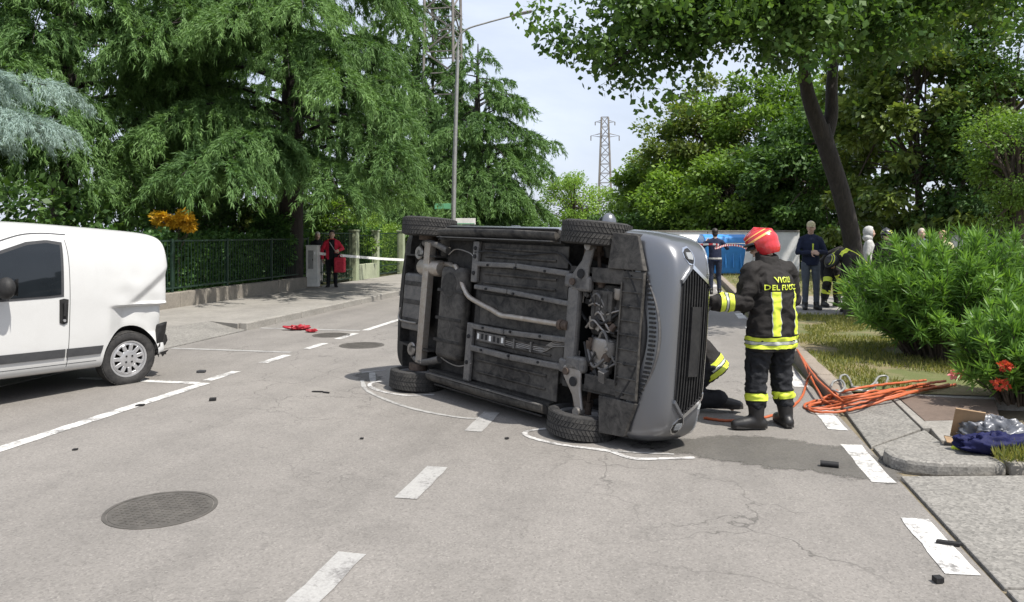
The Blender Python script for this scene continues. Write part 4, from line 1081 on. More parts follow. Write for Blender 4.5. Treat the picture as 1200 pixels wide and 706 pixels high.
# exhaust: pipe with bends, flex joint, rear silencer
ep = MB().tube(spline([(.56, -.40, .24), (.68, -.40, .20), (.80, -.27, .185), (.93, -.14, .18), (1.10, -.085, .18), (1.30, -.04, .18), (1.46, .0, .18), (1.62, .0, .18), (2.0, .0, .185), (2.22, .0, .19)], 7), .0235, 14)
ep = ep.build('exhaust_pipe', M['exhaust'], car, 60)
MB().lathe([(.04, 0), (.046, .01), (.046, .03), (.04, .04)], 16, c=(2.22, 0, .19), axis='x').lathe([(.036, .05), (.042, .06), (.036, .07), (.042, .08), (.036, .09), (.042, .10), (.036, .11)], 16, c=(2.22, 0, .19), axis='x').build('flange', M['rust'], ep, 40)
MB().tube([(.56, -.40, .24), (.40, -.42, .33), (.22, -.42, .35)], .026, 10).build('tail_pipe', M['exhaust'], car, 50)
sl_ = MB().lathe([(0, -.20), (.07, -.19), (.088, -.16), (.088, .16), (.07, .19), (0, .20)], 22, c=(.10, -.37, .30), axis='x'); sl_.build('silencer', M['exhaust'], car, 50)
# fuel tank: rounded, with straps
ft = MB().box((.66, .06, .235), (.40, .92, .15)); ft = ft.build('fuel_tank', M['under_md'], car); ft.data.update()
mbv = ft.modifiers.new('b', 'BEVEL'); mbv.width = .055; mbv.segments = 4; smooth(ft.data, 60)
for y in (-.16, .12, .34): MB().bar((.45, y, .157), (.88, y, .157), .03, .008, (0, 0, 1)).build('tank_strap', M['under'], ft, bevel=.003)
MB().lathe([(.12, .155), (.13, .165)], 24, c=(.64, -.22, 0)).build('tank_boss', M['under'], ft)
# spare-wheel well, rear panel, rear axle beam, trailing arms, springs, dampers
sw = MB().box((-.18, .02, .335), (.44, .62, .10)).build('rear_floor_box', M['under_lt'], car, bevel=.03)
for y in (-.2, 0, .2): MB().box((-.18, y + .02, .282), (.38, .05, .008)).build('pressed_rib', M['under_md'], sw, bevel=.003)
MB().tube(spline([(-.40, .10, .27), (-.40, .22, .26), (-.25, .24, .265), (-.06, .24, .27)], 6), .011, 8).build('tow_loop', M['steel'], car, 50)
ab = MB().bar((.11, -.64, .235), (.11, .64, .235), .10, .03); ab.bar((.155, -.64, .255), (.155, .64, .255), .015, .08); ab.bar((.065, -.64, .255), (.065, .64, .255), .015, .08)
ab.build('axle_beam', M['exhaust'], car, bevel=.006)
for s in (1, -1):
    ta = MB().tube(spline([(.42, s * .56, .27), (.28, s * .60, .255), (.12, s * .63, .25), (-.04, s * .62, .28)], 5), [.045] * 5 + [.04] * 11, 10, True, .7); ta.build('trailing_arm', M['under_lt'], car, 50)
    sp = MB(); sp.tube([(-.10 + .05 * math.cos(a), s * .52 + .05 * math.sin(a), .27 + .011 * a) for a in np.linspace(0, 20, 70)], .008, 6); sp.build('coil_spring', M['rust'], car, 50)
    MB().lathe([(.065, .25), (.075, .262), (.04, .262), (.03, .25)], 20, c=(-.10, s * .52, 0)).build('spring_seat', M['steel'], car, 40)
    MB().tube([(-.12, s * .60, .28), (-.03, s * .58, .62)], .026, 10).build('damper', M['under_md'], car, 50)
    MB().lathe([(.10, s * .66), (.10, s * .73), (.0, s * .73)], 24, c=(0, 0, .30), axis='y').build('brake_drum', M['rust'], car, 40)
rb = MB().tube([(-.545 + .10 * (abs(y) / .7) ** 3, y, .375) for y in np.linspace(-.70, .70, 15)], .03, 8, True, .6); rb.build('rear_bumper_edge', M['blk_plastic'], car, 50)
# wheels
for (x, s) in ((0, 1), (0, -1), (WB, 1), (WB, -1)):
    w = make_tyre('wheel', car); rim_mesh(w)
    w.location = (x, {(0, 1): .825, (0, -1): -.80, (1, 1): .775, (1, -1): -.78}[(0 if x < 1 else 1, s)], .30); w.rotation_euler = (0, 0, 0 if s > 0 else math.pi)
    if x > 1: w.rotation_euler.z += R(2)
# stand it on its left side, rolled a little past upright
hd = Vector((.644, -.765)).normalized(); upv = Vector((-hd.y, hd.x)); tl = R(4.8)
PI_ = R(1.15)
def cv(v): p = cam2w(v[0], v[1]); return Vector((p.x, p.y, v[2]))
Xc = cv((hd.x * math.cos(PI_), hd.y * math.cos(PI_), -math.sin(PI_))); Zc = cv((upv.x * math.cos(tl), upv.y * math.cos(tl), -math.sin(tl))); Yc = Zc.cross(Xc).normalized(); Zc = Xc.cross(Yc)
Wr = cam2w(-1.02, 8.20)
org = Wr - Yc * .925 - Zc * .30
car.matrix_world = Matrix(((Xc.x, Yc.x, Zc.x, org.x), (Xc.y, Yc.y, Zc.y, org.y), (Xc.z, Yc.z, Zc.z, org.z), (0, 0, 0, 1)))
# ------------------------------------------------------------------ the parked white van, rear quarter crumpled (local: x forward, y left, z up, rear axle x = 0)
M['van_white'] = car_paint('van_white_paint', (.55, .55, .54), 0.0, .38, .10, .5)
M['trim_grey'] = grimy('grey_trim', (.045, .046, .05), (.10, .10, .098), .65, 0, .3, 8)
M['dark_in'] = plain('cab_glass', (.012, .015, .018), .04, 0, .1, 3)
van = empty('white_van'); tag(van, 'small white panel van with crumpled rear corner parked in the bay', 'van')
ST_ = []
def vst(x, w, zb, belt, bw, mid, re, top, zs=.42):
    ST_.append([(x, 0, zb), (x, .5 * w, zb), (x, .9 * w, zb), (x, .975 * w, zb + .06), (x, w, zs), (x, w, zs + .2), (x, w * .995, (zs + .2 + belt) / 2 + .02),
                (x, bw, belt), (x, mid[0], mid[1]), (x, re[0], re[1]), (x, re[0] * .6, top - .012), (x, 0, top)])
vst(-.475, .79, .33, 1.0, .785, (.75, 1.33), (.66, 1.57), 1.62, .46)
vst(-.465, .83, .28, 1.0, .825, (.785, 1.35), (.70, 1.60), 1.655, .45)
vst(-.40, .85, .25, 1.0, .845, (.808, 1.365), (.725, 1.625), 1.685, .44)
vst(-.22, .855, .22, 1.0, .85, (.815, 1.37), (.735, 1.635), 1.70)
vst(.10, .86, .20, 1.0, .855, (.82, 1.38), (.745, 1.65), 1.715)
vst(.70, .86, .20, 1.0, .855, (.82, 1.39), (.75, 1.67), 1.74)
vst(1.30, .86, .20, 1.0, .855, (.815, 1.39), (.74, 1.675), 1.755)
vst(1.65, .86, .20, 1.0, .85, (.80, 1.36), (.71, 1.60), 1.68)
vst(1.95, .86, .20, 1.0, .84, (.78, 1.25), (.68, 1.38), 1.45)
vst(2.25, .855, .20, .98, .825, (.76, 1.08), (.66, 1.14), 1.18)
vst(2.55, .84, .21, .93, .79, (.71, .98), (.55, 1.01), 1.03)
vst(2.80, .79, .22, .85, .73, (.64, .90), (.47, .92), .935)
vst(2.93, .70, .25, .74, .64, (.54, .78), (.40, .80), .81)
vst(2.98, .52, .32, .62, .48, (.42, .65), (.30, .66), .67)
vs_, fs_ = loft_body(ST_, 12)
vb_ = new_mesh('body', vs_, fs_, [M['van_white']], van)
bm = bmesh.new(); bm.from_mesh(vb_.data); bmesh.ops.recalc_face_normals(bm, faces=bm.faces); bm.to_mesh(vb_.data); bm.free()
ms = vb_.modifiers.new('s', 'SUBSURF'); ms.levels = 3; ms.render_levels = 3
evaluated(vb_)
bm = bmesh.new(); bm.from_mesh(vb_.data)
bmesh.ops.subdivide_edges(bm, edges=[e for e in bm.edges if all(v.co.y > .5 and v.co.x < .6 and .3 < v.co.z < 1.5 for v in e.verts)], cuts=1, use_grid_fill=True)
cl01 = lambda a: max(0.0, min(1.0, a))
for v in bm.verts:
    x, y, z = v.co
    if y > .45 and x < .75:
        f1 = cl01((.865 - z) / .03) * cl01((z - .30) / .25) * cl01((.30 - x) / .22)             # folded-in lower quarter with a hard upper crease
        dl = (z - .98) - (-.05 - x) * .75                                                       # diagonal shallow crease towards the rear edge
        f2 = cl01(-dl / .10) * cl01((z - .84) / .05) * cl01((.25 - x) / .3)
        wob = noise.noise(Vector((x * 5, z * 6, 1.3))) * .012 * cl01((.5 - x) / .4) * cl01((1.35 - z) / .3)
        v.co.y -= .085 * f1 + .045 * f2 - wob
        if x < -.2: v.co.x += .05 * f1
bm.to_mesh(vb_.data); bm.free()
vanshell = bvh_of(vb_)
cuts = []
VWB = 2.42
for x in (0, VWB):
    for s in (1, -1):
        cuts.append(cutter(MB().lathe([(.345, s * .5), (.345, s * 1.0)], 44, c=(x, 0, .29), axis='y'), M['void']))
cut(vb_, cuts); smooth(vb_.data, 35)
for s in (1, -1):
    fr = patch('window_frame', vanshell, [(.795, s * 2, 1.535), (.95, s * 2, 1.555), (1.15, s * 2, 1.53), (1.45, s * 2, 1.42), (1.88, s * 2, 1.14)], [(.80, s * 2, .985), (.95, s * 2, .975), (1.2, s * 2, .965), (1.5, s * 2, .955), (1.92, s * 2, .95)], (0, -s, 0), M['trim_grey'], van, .004, 22, 8)
    patch('door_window', vanshell, [(.825, s * 2, 1.505), (.95, s * 2, 1.525), (1.14, s * 2, 1.50), (1.43, s * 2, 1.395), (1.83, s * 2, 1.13)], [(.83, s * 2, 1.01), (.95, s * 2, 1.0), (1.2, s * 2, .99), (1.5, s * 2, .98), (1.86, s * 2, .975)], (0, -s, 0), M['dark_in'], fr, .008, 22, 8)
    hb = patch('handle_recess', vanshell, [(.755, s * 2, .955), (.80, s * 2, .965), (.845, s * 2, .955)], [(.76, s * 2, .72), (.80, s * 2, .705), (.84, s * 2, .72)], (0, -s, 0), M['blk_plastic'], van, .010, 8, 8)
    MB().tube([(.80, s * .875, .92), (.80, s * .885, .86), (.80, s * .88, .79)], .016, 8).build('door_handle', M['blk_plastic'], hb, 50)
    MB().lathe([(.014, s * .872), (.014, s * .885), (0, s * .885)], 12, c=(.80, 0, .745), axis='y').build('door_lock', M['alloy'], hb)
    for (a, b) in ((.36, .755), (.775, 1.95)):
        ta = .455
        patch('rub_strip', vanshell, [(a, s * 2, ta), ((a + b) / 2, s * 2, ta), (b, s * 2, ta)], [(a + (.025 if a < .5 else 0), s * 2, ta - .085), ((a + b) / 2, s * 2, ta - .085), (b, s * 2, ta - .085)], (0, -s, 0), M['trim_grey'], van, .014, 14, 3)
    # door shut lines as thin dark grooves with a raised pressing under them
    def seam(pts, w=.006): strip_on('shut_line', vanshell, [(p[0], s * 2, p[1]) for p in pts], w, (1, 0, .35), (0, -s, 0), M['void'], van, .0015, 40, 1)
    seam([(.74, .24), (.735, .6), (.735, 1.0), (.74, 1.35), (.76, 1.56)])
    seam([(1.98, .30), (2.0, .6), (1.98, .95)])
    strip_on('drip_rail', vanshell, [(.73, s * 2, 1.615), (1.0, s * 2, 1.62), (1.25, s * 2, 1.58), (1.6, s * 2, 1.43), (1.95, s * 2, 1.16)], .012, (0, 0, 1), (0, -s, 0), M['trim_grey'], van, .003, 30, 1)
    strip_on('sill_pressing', vanshell, [(.42, s * 2, .30), (1.2, s * 2, .30), (1.95, s * 2, .30)], .006, (0, 0, 1), (0, -s, 0), M['trim_grey'], van, .001, 16, 1)
    mi = MB().ball((1.44, s * .99, 1.09), (.075, .10, .105), 16, 12); mi.tube([(1.58, s * .85, 1.03), (1.48, s * .94, 1.06)], .035, 8); mi = mi.build('door_mirror', M['blk_plastic'], van, 60)
    new_mesh('mirror_glass', [(1.368, s * (.99 + .07 * a), 1.10 + .08 * b) for a, b in ((-1, -1), (1, -1), (1, 1), (-1, 1))], [(0, 1, 2, 3)], M['chrome'], mi)
    # black arch lip
    arc = [(.352 * math.cos(R(a)), s * .862, .29 + .352 * math.sin(R(a))) for a in range(0, 186, 12)]
    # rear lamps and bumper corner
    patch('tail_lamp', vanshell, [(-4, s * .62, 1.30), (-4, s * .68, 1.30)], [(-4, s * .64, .95), (-4, s * .70, .95)], (1, 0, 0), M['red_lens'], van, .008, 6, 8)
    patch('headlight', vanshell, [(4, s * .45, .80), (4, s * .70, .90)], [(4, s * .50, .64), (4, s * .74, .72)], (-1, 0, 0), M['lens'], van, .008, 8, 6)
patch('windscreen', vanshell, [(1.66, .66, 5), (1.68, 0, 5), (1.66, -.66, 5)], [(2.27, .72, 5), (2.34, 0, 5), (2.27, -.72, 5)], (0, 0, -1), M['dark_in'], van, .006, 16, 8)
patch('front_grille', vanshell, [(4, .45, .56), (4, 0, .58), (4, -.45, .56)], [(4, .42, .38), (4, 0, .36), (4, -.42, .38)], (-1, 0, 0), M['blk_plastic'], van, .006, 14, 5)
# rear bumper: black, torn at the hit corner
rbm = MB().add(*(lambda P: ([p for p in P], [(0, 1, 2, 3), (4, 7, 6, 5), (0, 4, 5, 1), (1, 5, 6, 2), (2, 6, 7, 3), (3, 7, 4, 0)]))(
    [(-.30, .80, .30), (-.36, .85, .62), (-.44, .84, .66), (-.42, .76, .26), (-.30, .72, .30), (-.36, .74, .62), (-.50, .72, .64), (-.50, .70, .28)]))
rbm.build('bumper_corner', M['blk_plastic'], van, bevel=.015)
MB().tube([(-.45, .70, .44), (-.52, .40, .44), (-.54, 0, .44), (-.52, -.40, .44), (-.46, -.74, .44), (-.36, -.83, .44)], .10, 10, True, .9).build('rear_bumper', M['blk_plastic'], van, 50)
sh = MB()
for k in range(7):
    a = Vector((-.34 + random.uniform(-.06, .04), .80 + random.uniform(0, .04), random.uniform(.26, .44)))
    b = a + Vector((random.uniform(-.10, .02), random.uniform(-.02, .05), random.uniform(-.10, .06))); c = a + Vector((random.uniform(-.06, .06), 0, random.uniform(-.08, .05)))
    sh.add([a, b, c, a + Vector((0, -.006, 0)), b + Vector((0, -.006, 0)), c + Vector((0, -.006, 0))], [(0, 1, 2), (3, 5, 4), (0, 3, 4, 1), (1, 4, 5, 2), (2, 5, 3, 0)])
sh.build('torn_plastic', M['blk_plastic'], van)['kind'] = 'stuff'
MB().box((1.1, 0, .26), (2.6, 1.3, .12)).build('chassis', M['under'], van, bevel=.03)
MB().bar((0, -.6, .24), (0, .6, .24), .10, .08).build('axle_beam', M['under'], van, bevel=.01)
for (x, s) in ((0, 1), (0, -1), (VWB, 1), (VWB, -1)):
    w = make_tyre('wheel', van, .295, .185, .20); rim_mesh(w, .20, .185)
    w.location = (x + (.03 if x == 0 and s > 0 else 0), s * .765, .287); w.rotation_euler = (0, 0, 0 if s > 0 else math.pi)
    if x == 0 and s > 0: w.rotation_euler = (R(-3), 0, R(-9)); w.location.z = .280
VY = TH + R(16); hv = cam2w(-math.sin(VY), -math.cos(VY)); nv_ = cam2w(math.cos(VY), -math.sin(VY)); org = cam2w(-4.17, 8.44) - nv_ * .86
Xv = (hv * math.cos(R(2)) + Vector((0, 0, math.sin(R(2))))).normalized(); Yv = nv_.normalized(); Zv = Xv.cross(Yv)
van.matrix_world = Matrix(((Xv.x, Yv.x, Zv.x, org.x), (Xv.y, Yv.y, Zv.y, org.y), (Xv.z, Yv.z, Zv.z, org.z), (0, 0, 0, 1)))
# ------------------------------------------------------------------ people
M['skin'] = plain('skin', (.50, .33, .25), .55, 0, .08, 30)
M['turnout'] = cloth('turnout_fabric', (.021, .019, .018), .78)
M['turnout_leg'] = cloth('turnout_trousers', (.018, .019, .022), .75)
M['yellow'] = plain('reflective_yellow', (.62, .72, .06), .5, 0, .08, 40)
M['silver'] = plain('reflective_silver', (.42, .44, .40), .4, 0, .12, 40)
M['boot'] = plain('black_leather', (.014, .013, .013), .45, 0, .3, 20, .3, 50)
M['sole'] = plain('boot_sole', (.03, .028, .026), .9)
M['glove'] = cloth('work_glove', (.022, .022, .022), .85)
M['helmet_red'] = plain('red_helmet_shell', (.50, .025, .03), .22, 0, .12, 6, Coat_Weight=.5)
M['helmet_dark'] = plain('dark_helmet_shell', (.03, .03, .033), .35)
M['helmet_grey'] = plain('grey_helmet_shell', (.28, .28, .28), .35)
M['navy'] = cloth('navy_uniform', (.018, .024, .050), .85)
M['navy_leg'] = cloth('navy_trousers', (.024, .030, .050), .85)
M['slate'] = cloth('slate_blue_trousers', (.10, .115, .14), .85)
M['black_cl'] = cloth('black_clothes', (.014, .014, .017), .85)
M['red_cl'] = cloth('red_jacket', (.55, .025, .055), .75)
M['red_bag'] = cloth('red_bag_fabric', (.62, .05, .08), .7)
M['white_cl'] = cloth('pale_grey_clothes', (.42, .42, .41), .85)
M['beige'] = cloth('beige_cap', (.52, .47, .30), .85)
M['hair_dark'] = plain('dark_hair', (.018, .013, .010), .6, 0, .3, 60, .5, 120)
M['hair_grey'] = plain('grey_hair', (.42, .38, .32), .7, 0, .2, 60, .5, 120)
M['hair_blond'] = plain('sandy_hair', (.36, .24, .14), .7, 0, .2, 60, .5, 120)
M['eye_white'] = plain('eye_white', (.7, .7, .68), .3)
M['eye_dark'] = plain('eye_iris', (.03, .02, .015), .2)
M['lip'] = plain('lips', (.42, .20, .17), .5)

def remeshed(name, mb, mat, parent=None, voxel=.016, it=6, wrinkle=0.0, freq=9.0, seed=0):
    o = mb.build(name, mat, parent)
    m = o.modifiers.new('r', 'REMESH'); m.mode = 'VOXEL'; m.voxel_size = voxel; m.use_smooth_shade = True
    if it:
        s = o.modifiers.new('s', 'SMOOTH'); s.factor = .5; s.iterations = it
    evaluated(o)
    if not o.data.materials: o.data.materials.append(mat)
    if wrinkle:
        me = o.data; n = len(me.vertices)
        co = np.empty(n * 3, np.float32); me.vertices.foreach_get('co', co); co = co.reshape(-1, 3)
        nr = np.empty(n * 3, np.float32); me.vertex_normals.foreach_get('vector', nr); nr = nr.reshape(-1, 3)
        d = np.empty(n, np.float32)
        for i in range(n):
            p = co[i]
            q = Vector((p[0] * freq + seed, p[1] * freq, p[2] * freq * 1.35))
            w = noise.noise(q * .5) * .9
            a = noise.noise(q + Vector((w * 2, w * 3, 0)))
            d[i] = (1 - abs(a) * 2.4) * .9 + noise.noise(q * 2.3) * .35
        me.vertices.foreach_set('co', (co + nr * (d * wrinkle)[:, None]).reshape(-1)); me.update()
    smooth(o.data)
    return o
def ring_loft(mb, rings, n=20):
    """rings: (centre, side, front, r_side, r_front)"""
    vs = []; k = len(rings)
    for c, s, f, a, b in rings:
        for j in range(n):
            t = 2 * math.pi * j / n; vs.append(Vector(c) + Vector(s) * a * math.cos(t) + Vector(f) * b * math.sin(t))
    fs = [(i * n + j, i * n + (j + 1) % n, (i + 1) * n + (j + 1) % n, (i + 1) * n + j) for i in range(k - 1) for j in range(n)]
    fs += [tuple(range(n - 1, -1, -1)), tuple((k - 1) * n + j for j in range(n))]
    return mb.add(vs, fs)
def capsule(mb, pts, rs, n=14):
    pts = [Vector(p) for p in pts]
    mb.tube(pts, rs, n)
    for p, r in zip(pts, rs): mb.ball(p, r * .985, 12, 8)
def default_J(h=1.75):
    k = h / 1.75
    J = dict(pel=(0, 0, .93), spine=(0, 0, 1.12), chest=(0, .01, 1.30), neck=(0, .0, 1.47), head=(0, .03, 1.62),
             shL=(-.172, 0, 1.385), shR=(.172, 0, 1.385), elL=(-.24, -.03, 1.12), elR=(.24, -.03, 1.12), wrL=(-.25, .08, .88), wrR=(.25, .08, .88),
             hipL=(-.095, 0, .90), hipR=(.095, 0, .90), knL=(-.10, .03, .49), knR=(.10, .03, .49), anL=(-.11, 0, .09), anR=(.11, 0, .09), toeL=(-.14, .17, .03), toeR=(.14, .17, .03))
    return {a: Vector(b) * k for a, b in J.items()}
def cut_band(src, name, planes, mat, parent, off=.004, keep=None):
    """piece of a garment between planes (point, normal kept side), lifted off its surface"""
    bm = bmesh.new(); bm.from_mesh(src.data)
    for co, no in planes:
        bmesh.ops.bisect_plane(bm, geom=bm.verts[:] + bm.edges[:] + bm.faces[:], plane_co=co, plane_no=no, clear_inner=True)
    if keep is not None: bmesh.ops.delete(bm, geom=[f for f in bm.faces if not keep(f.calc_center_median(), f.normal)], context='FACES')
    bm.normal_update()
    for v in bm.verts: v.co += v.normal * off
    me = bpy.data.meshes.new(name); bm.to_mesh(me); bm.free(); me.materials.clear(); me.materials.append(mat)
    for p in me.polygons: p.material_index = 0
    o = bpy.data.objects.new(name, me); link(o, parent); smooth(me)
    return o
def limb_band(src, name, a, b, t0, t1, mat, parent, off=.004, rad=.14):
    a, b = Vector(a), Vector(b); d = (b - a).normalized(); ln = (b - a).length
    def near(c, n):
        q = c - a; return (q - d * q.dot(d)).length < rad
    return cut_band(src, name, [(a + d * ln * t0, d), (a + d * ln * t1, -d)], mat, parent, off, near)
def hand(name, wrist, d, palm, mat, parent, curl=.5, size=1.0, left=True, coarse=1.0):
    """palm plus five separate bent fingers; d points along the hand, palm is the palm's normal"""
    w = Vector(wrist); d = Vector(d).normalized(); p = Vector(palm); p = (p - d * p.dot(d)).normalized(); s = d.cross(p) * (1 if left else -1)
    mb = MB(); k = size
    ring_loft(mb, [(w - d * .02 * k, s, p, .026 * k, .022 * k), (w + d * .03 * k, s, p, .036 * k, .017 * k), (w + d * .085 * k, s, p, .040 * k, .014 * k), (w + d * .10 * k, s, p, .036 * k, .010 * k)], 12)
    for i, (q, ln) in enumerate(((-.030, .062), (-.010, .075), (.011, .080), (.031, .070))):
        b = w + d * .088 * k + s * q * k; c = curl * (1.0 + .12 * i)
        pts = [b]
        for j, f in enumerate((.45, .32, .23)):
            a = c * (j + .6) * .9
            pts.append(pts[-1] + (d * math.cos(a) + p * math.sin(a)) * ln * f * 1.15 * k)
        capsule(mb, pts, [.0095 * k, .009 * k, .0085 * k, .0075 * k], 8)
    b = w + d * .025 * k + s * .034 * k
    capsule(mb, [b, b + (d * .5 + s * .75 + p * .25).normalized() * .042 * k, b + (d * .5 + s * .75 + p * .25).normalized() * .042 * k + (d * .85 + s * .2 + p * .4 * (1 + curl)).normalized() * .038 * k], [.013 * k, .0115 * k, .009 * k], 8)
    return remeshed(name, mb, mat, parent, .0065 * k * coarse, 2)

def human(label, loc, rz, J, coat, legs, shoes='boot', group=None, head=(0, 0), hat=None, hair=None, pad=.0, coat_len=.22, hands='skin', voxel=.018, boots_h=0.0, wr=.006, cat='person', hips_w=1.0):
    """one continuous body, with garments, shoes, hands and headgear as its children; J: joints, facing +y, right +x"""
    g = lambda k: Vector(J[k])
    side = (g('shR') - g('shL')).normalized()
    # head frame
    hm = Matrix.Rotation(head[0], 3, 'Z') @ Matrix.Rotation(head[1], 3, 'X')
    fx, fy, fz = hm @ Vector((1, 0, 0)), hm @ Vector((0, 1, 0)), hm @ Vector((0, 0, 1))
    H = g('head')
    def hp(x, y, z): return H + fx * x + fy * y + fz * z
    b = MB()
    b.ball(hp(0, -.008, .03), (.076, .096, .092), 18, 14, hm); b.ball(hp(0, .012, -.03), (.064, .078, .088), 16, 12, hm)
    b.ball(hp(0, .040, -.085), (.036, .040, .028), 12, 8, hm)                                     # chin
    b.ball(hp(0, .098, -.022), (.013, .020, .022), 10, 8, hm); b.ball(hp(0, .090, .01), (.010, .014, .026), 8, 6, hm)   # nose
    b.ball(hp(0, .078, .035), (.056, .022, .012), 12, 6, hm)                                       # brow
    for s in (-1, 1): b.ball(hp(s * .078, -.005, -.015), (.010, .020, .030), 8, 8, hm); b.ball(hp(s * .035, .062, -.03), (.026, .026, .024), 8, 8, hm)
    capsule(b, [g('neck') - (H - g('neck')).normalized() * .05, g('neck'), H + fz * -.05 - fy * .02], [.062, .056, .054])
    tor = ['pel', 'spine', 'chest', 'neck']
    def torso(mb, rr, lo=0.0):
        P = [g(k) for k in tor]; rings = []
        ax = [(P[1] - P[0]).normalized(), (P[2] - P[0]).normalized(), (P[3] - P[1]).normalized(), (P[3] - P[2]).normalized()]
        hipv = (g('hipR') - g('hipL')).normalized()
        seq = [(P[0] - ax[0] * lo, ax[0], hipv)] if lo else []
        seq += [(P[0], ax[0], hipv), (P[1], ax[1], (hipv + side).normalized()), (P[2], ax[2], side), (P[2].lerp(P[3], .55), ax[3], side), (P[3], ax[3], side)]
        for (c, a, s_), (ru, rv) in zip(seq, rr):
            s2 = (s_ - a * s_.dot(a)).normalized(); rings.append((c, s2, a.cross(s2), ru, rv))
        ring_loft(mb, rings)
    torso(b, [(.15, .10), (.135, .09), (.155, .10), (.13, .08), (.05, .05)])
    for s in 'LR':
        capsule(b, [g('sh' + s), g('el' + s), g('wr' + s)], [.048, .038, .026]); capsule(b, [g('hip' + s), g('kn' + s), g('an' + s)], [.075, .05, .036])
        capsule(b, [g('an' + s), g('toe' + s)], [.035, .022]); capsule(b, [g('chest'), g('sh' + s)], [.08, .045])
    body = remeshed('person', b, M['skin'], None, .012 if voxel < .015 else .017, 4 if voxel < .015 else 2)
    tag(body, label, cat, group)
    # face
    for s in (-1, 1):
        e = MB().ball(hp(s * .031, .079, .008), (.012, .010, .008), 10, 8, hm).build('eye', M['eye_white'], body, 60)
        MB().ball(hp(s * .031, .0865, .008), (.0055, .004, .0055), 8, 6, hm).build('iris', M['eye_dark'], e, 60)
    MB().ball(hp(0, .088, -.058), (.021, .008, .006), 10, 6, hm).build('mouth', M['lip'], body, 60)
    if hair:
        hb = MB(); hb.ball(hp(0, -.018, .042), (.084, .100, .092), 18, 12, hm); hb.ball(hp(0, -.055, -.03), (.070, .055, .075), 14, 10, hm)
        if hair[1]: hb.ball(hp(0, -.05, -.11), (.085, .05, .10), 14, 10, hm)
        hb = remeshed('hair', hb, M[hair[0]], body, .012, 3, .004, 40)
        bm = bmesh.new(); bm.from_mesh(hb.data)
        bmesh.ops.bisect_plane(bm, geom=bm.verts[:] + bm.edges[:] + bm.faces[:], plane_co=hp(0, .062, .045), plane_no=(fy * 1.0 - fz * .75).normalized(), clear_outer=True)
        bm.to_mesh(hb.data); bm.free()
    # trousers
    t = MB(); p = pad
    torso(t, [(.150 * hips_w + p * .6, .105 + p * .6), (.15 + p * .5, .105 + p * .5), (.05, .05), (.04, .04), (.03, .03)][:2] + [(.10, .08), (.05, .05), (.03, .03)])
    for s in 'LR':
        a, k, an = g('hip' + s), g('kn' + s), g('an' + s); e = an.lerp(k, boots_h)
        capsule(t, [a, a.lerp(k, .5), k, k.lerp(an, .45), e], [.094 + p, .082 + p, .066 + p, .062 + p, .056 + p])
    tr = remeshed('trousers', t, M[legs], body, voxel, 5, wr, 11, 3)
    # coat with sleeves
    c = MB()
    torso(c, [(.178 * hips_w + p * 1.4, .125 + p * 1.3), (.172 * hips_w + p * 1.3, .125 + p * 1.2), (.168 + p, .118 + p), (.170 + p, .120 + p), (.125 + p * .6, .092 + p * .6), (.068 + p * .2, .066 + p * .2)], coat_len)
    for s in 'LR':
        capsule(c, [g('sh' + s), g('sh' + s).lerp(g('el' + s), .5), g('el' + s), g('el' + s).lerp(g('wr' + s), .6), g('wr' + s)], [.060 + p * .7, .058 + p, .056 + p, .050 + p, .044 + p])
        capsule(c, [g('chest').lerp(g('neck'), .45), g('sh' + s)], [.085 + p * .5, .058 + p * .6]); capsule(c, [g('neck') - Vector((0, 0, .01)), g('sh' + s) + Vector((0, 0, .005))], [.058 + p * .3, .05 + p * .5])
    ct = remeshed('jacket', c, M[coat], body, voxel, 4, wr, 7.5, 7)
    # shoes
    for s in 'LR':
        an, to = g('an' + s), g('toe' + s); f = (to - an); f.z = 0; f = f.normalized() if f.length > .04 else Vector((0, 0, -1)); ln = .20
        down = Vector((0, 0, -1)) if abs(f.z) < .5 else Vector((0, -1, 0))
        if abs(to.z - an.z) > .12 or to.z > .15:           # foot pointing down or back, as when kneeling
            f = (to - an).normalized(); down = f.cross(side); down = down if down.z < .3 else -down
        m = MB(); sh = an.lerp(g('kn' + s), max(.10, boots_h + .08)); q = .012 if shoes == 'boot' else 0
        capsule(m, [sh, an], [.056 + q + pad * .4, .048 + q]); heel = an - f * .045 + down * .045; tip = an + f * (ln - .02) + down * .052
        capsule(m, [heel, an + down * .03 + f * .04, an + f * .12 + down * .045, tip], [.040 + q, .046 + q, .042 + q, .032 + q])
        so = remeshed('boot' if shoes == 'boot' else 'shoe', m, M[shoes], body, .012 if voxel < .015 else .018, 3)
        sb = MB(); sv = f.cross(down)
        L_ = [(-.085, .034), (-.03, .042), (.05, .042), (.12, .048), (.18, .042), (.215, .022)]
        base = an + down * (.077 + q * .5)
        vs = [base + f * x + sv * y for x, y in L_] + [base + f * x - sv * y for x, y in reversed(L_)]
        vs2 = [v - down * .028 for v in vs]; n = len(vs)
        sb.add(vs + vs2, [tuple(range(n)), tuple(range(2 * n - 1, n - 1, -1))] + [(i, (i + 1) % n, n + (i + 1) % n, n + i) for i in range(n)])
        sb.build('sole', M['sole'], so, bevel=.006)
    for s in 'LR':
        d = (g('wr' + s) - g('el' + s)).normalized()
        hand('glove' if hands == 'glove' else 'hand', g('wr' + s) + d * .01, d, side * (1 if s == 'L' else -1) + Vector((0, 0, -.4)), M[hands], body, .55, 1.12 if hands == 'glove' else 1.0, s == 'L', 1.0 if voxel < .015 else 1.35)
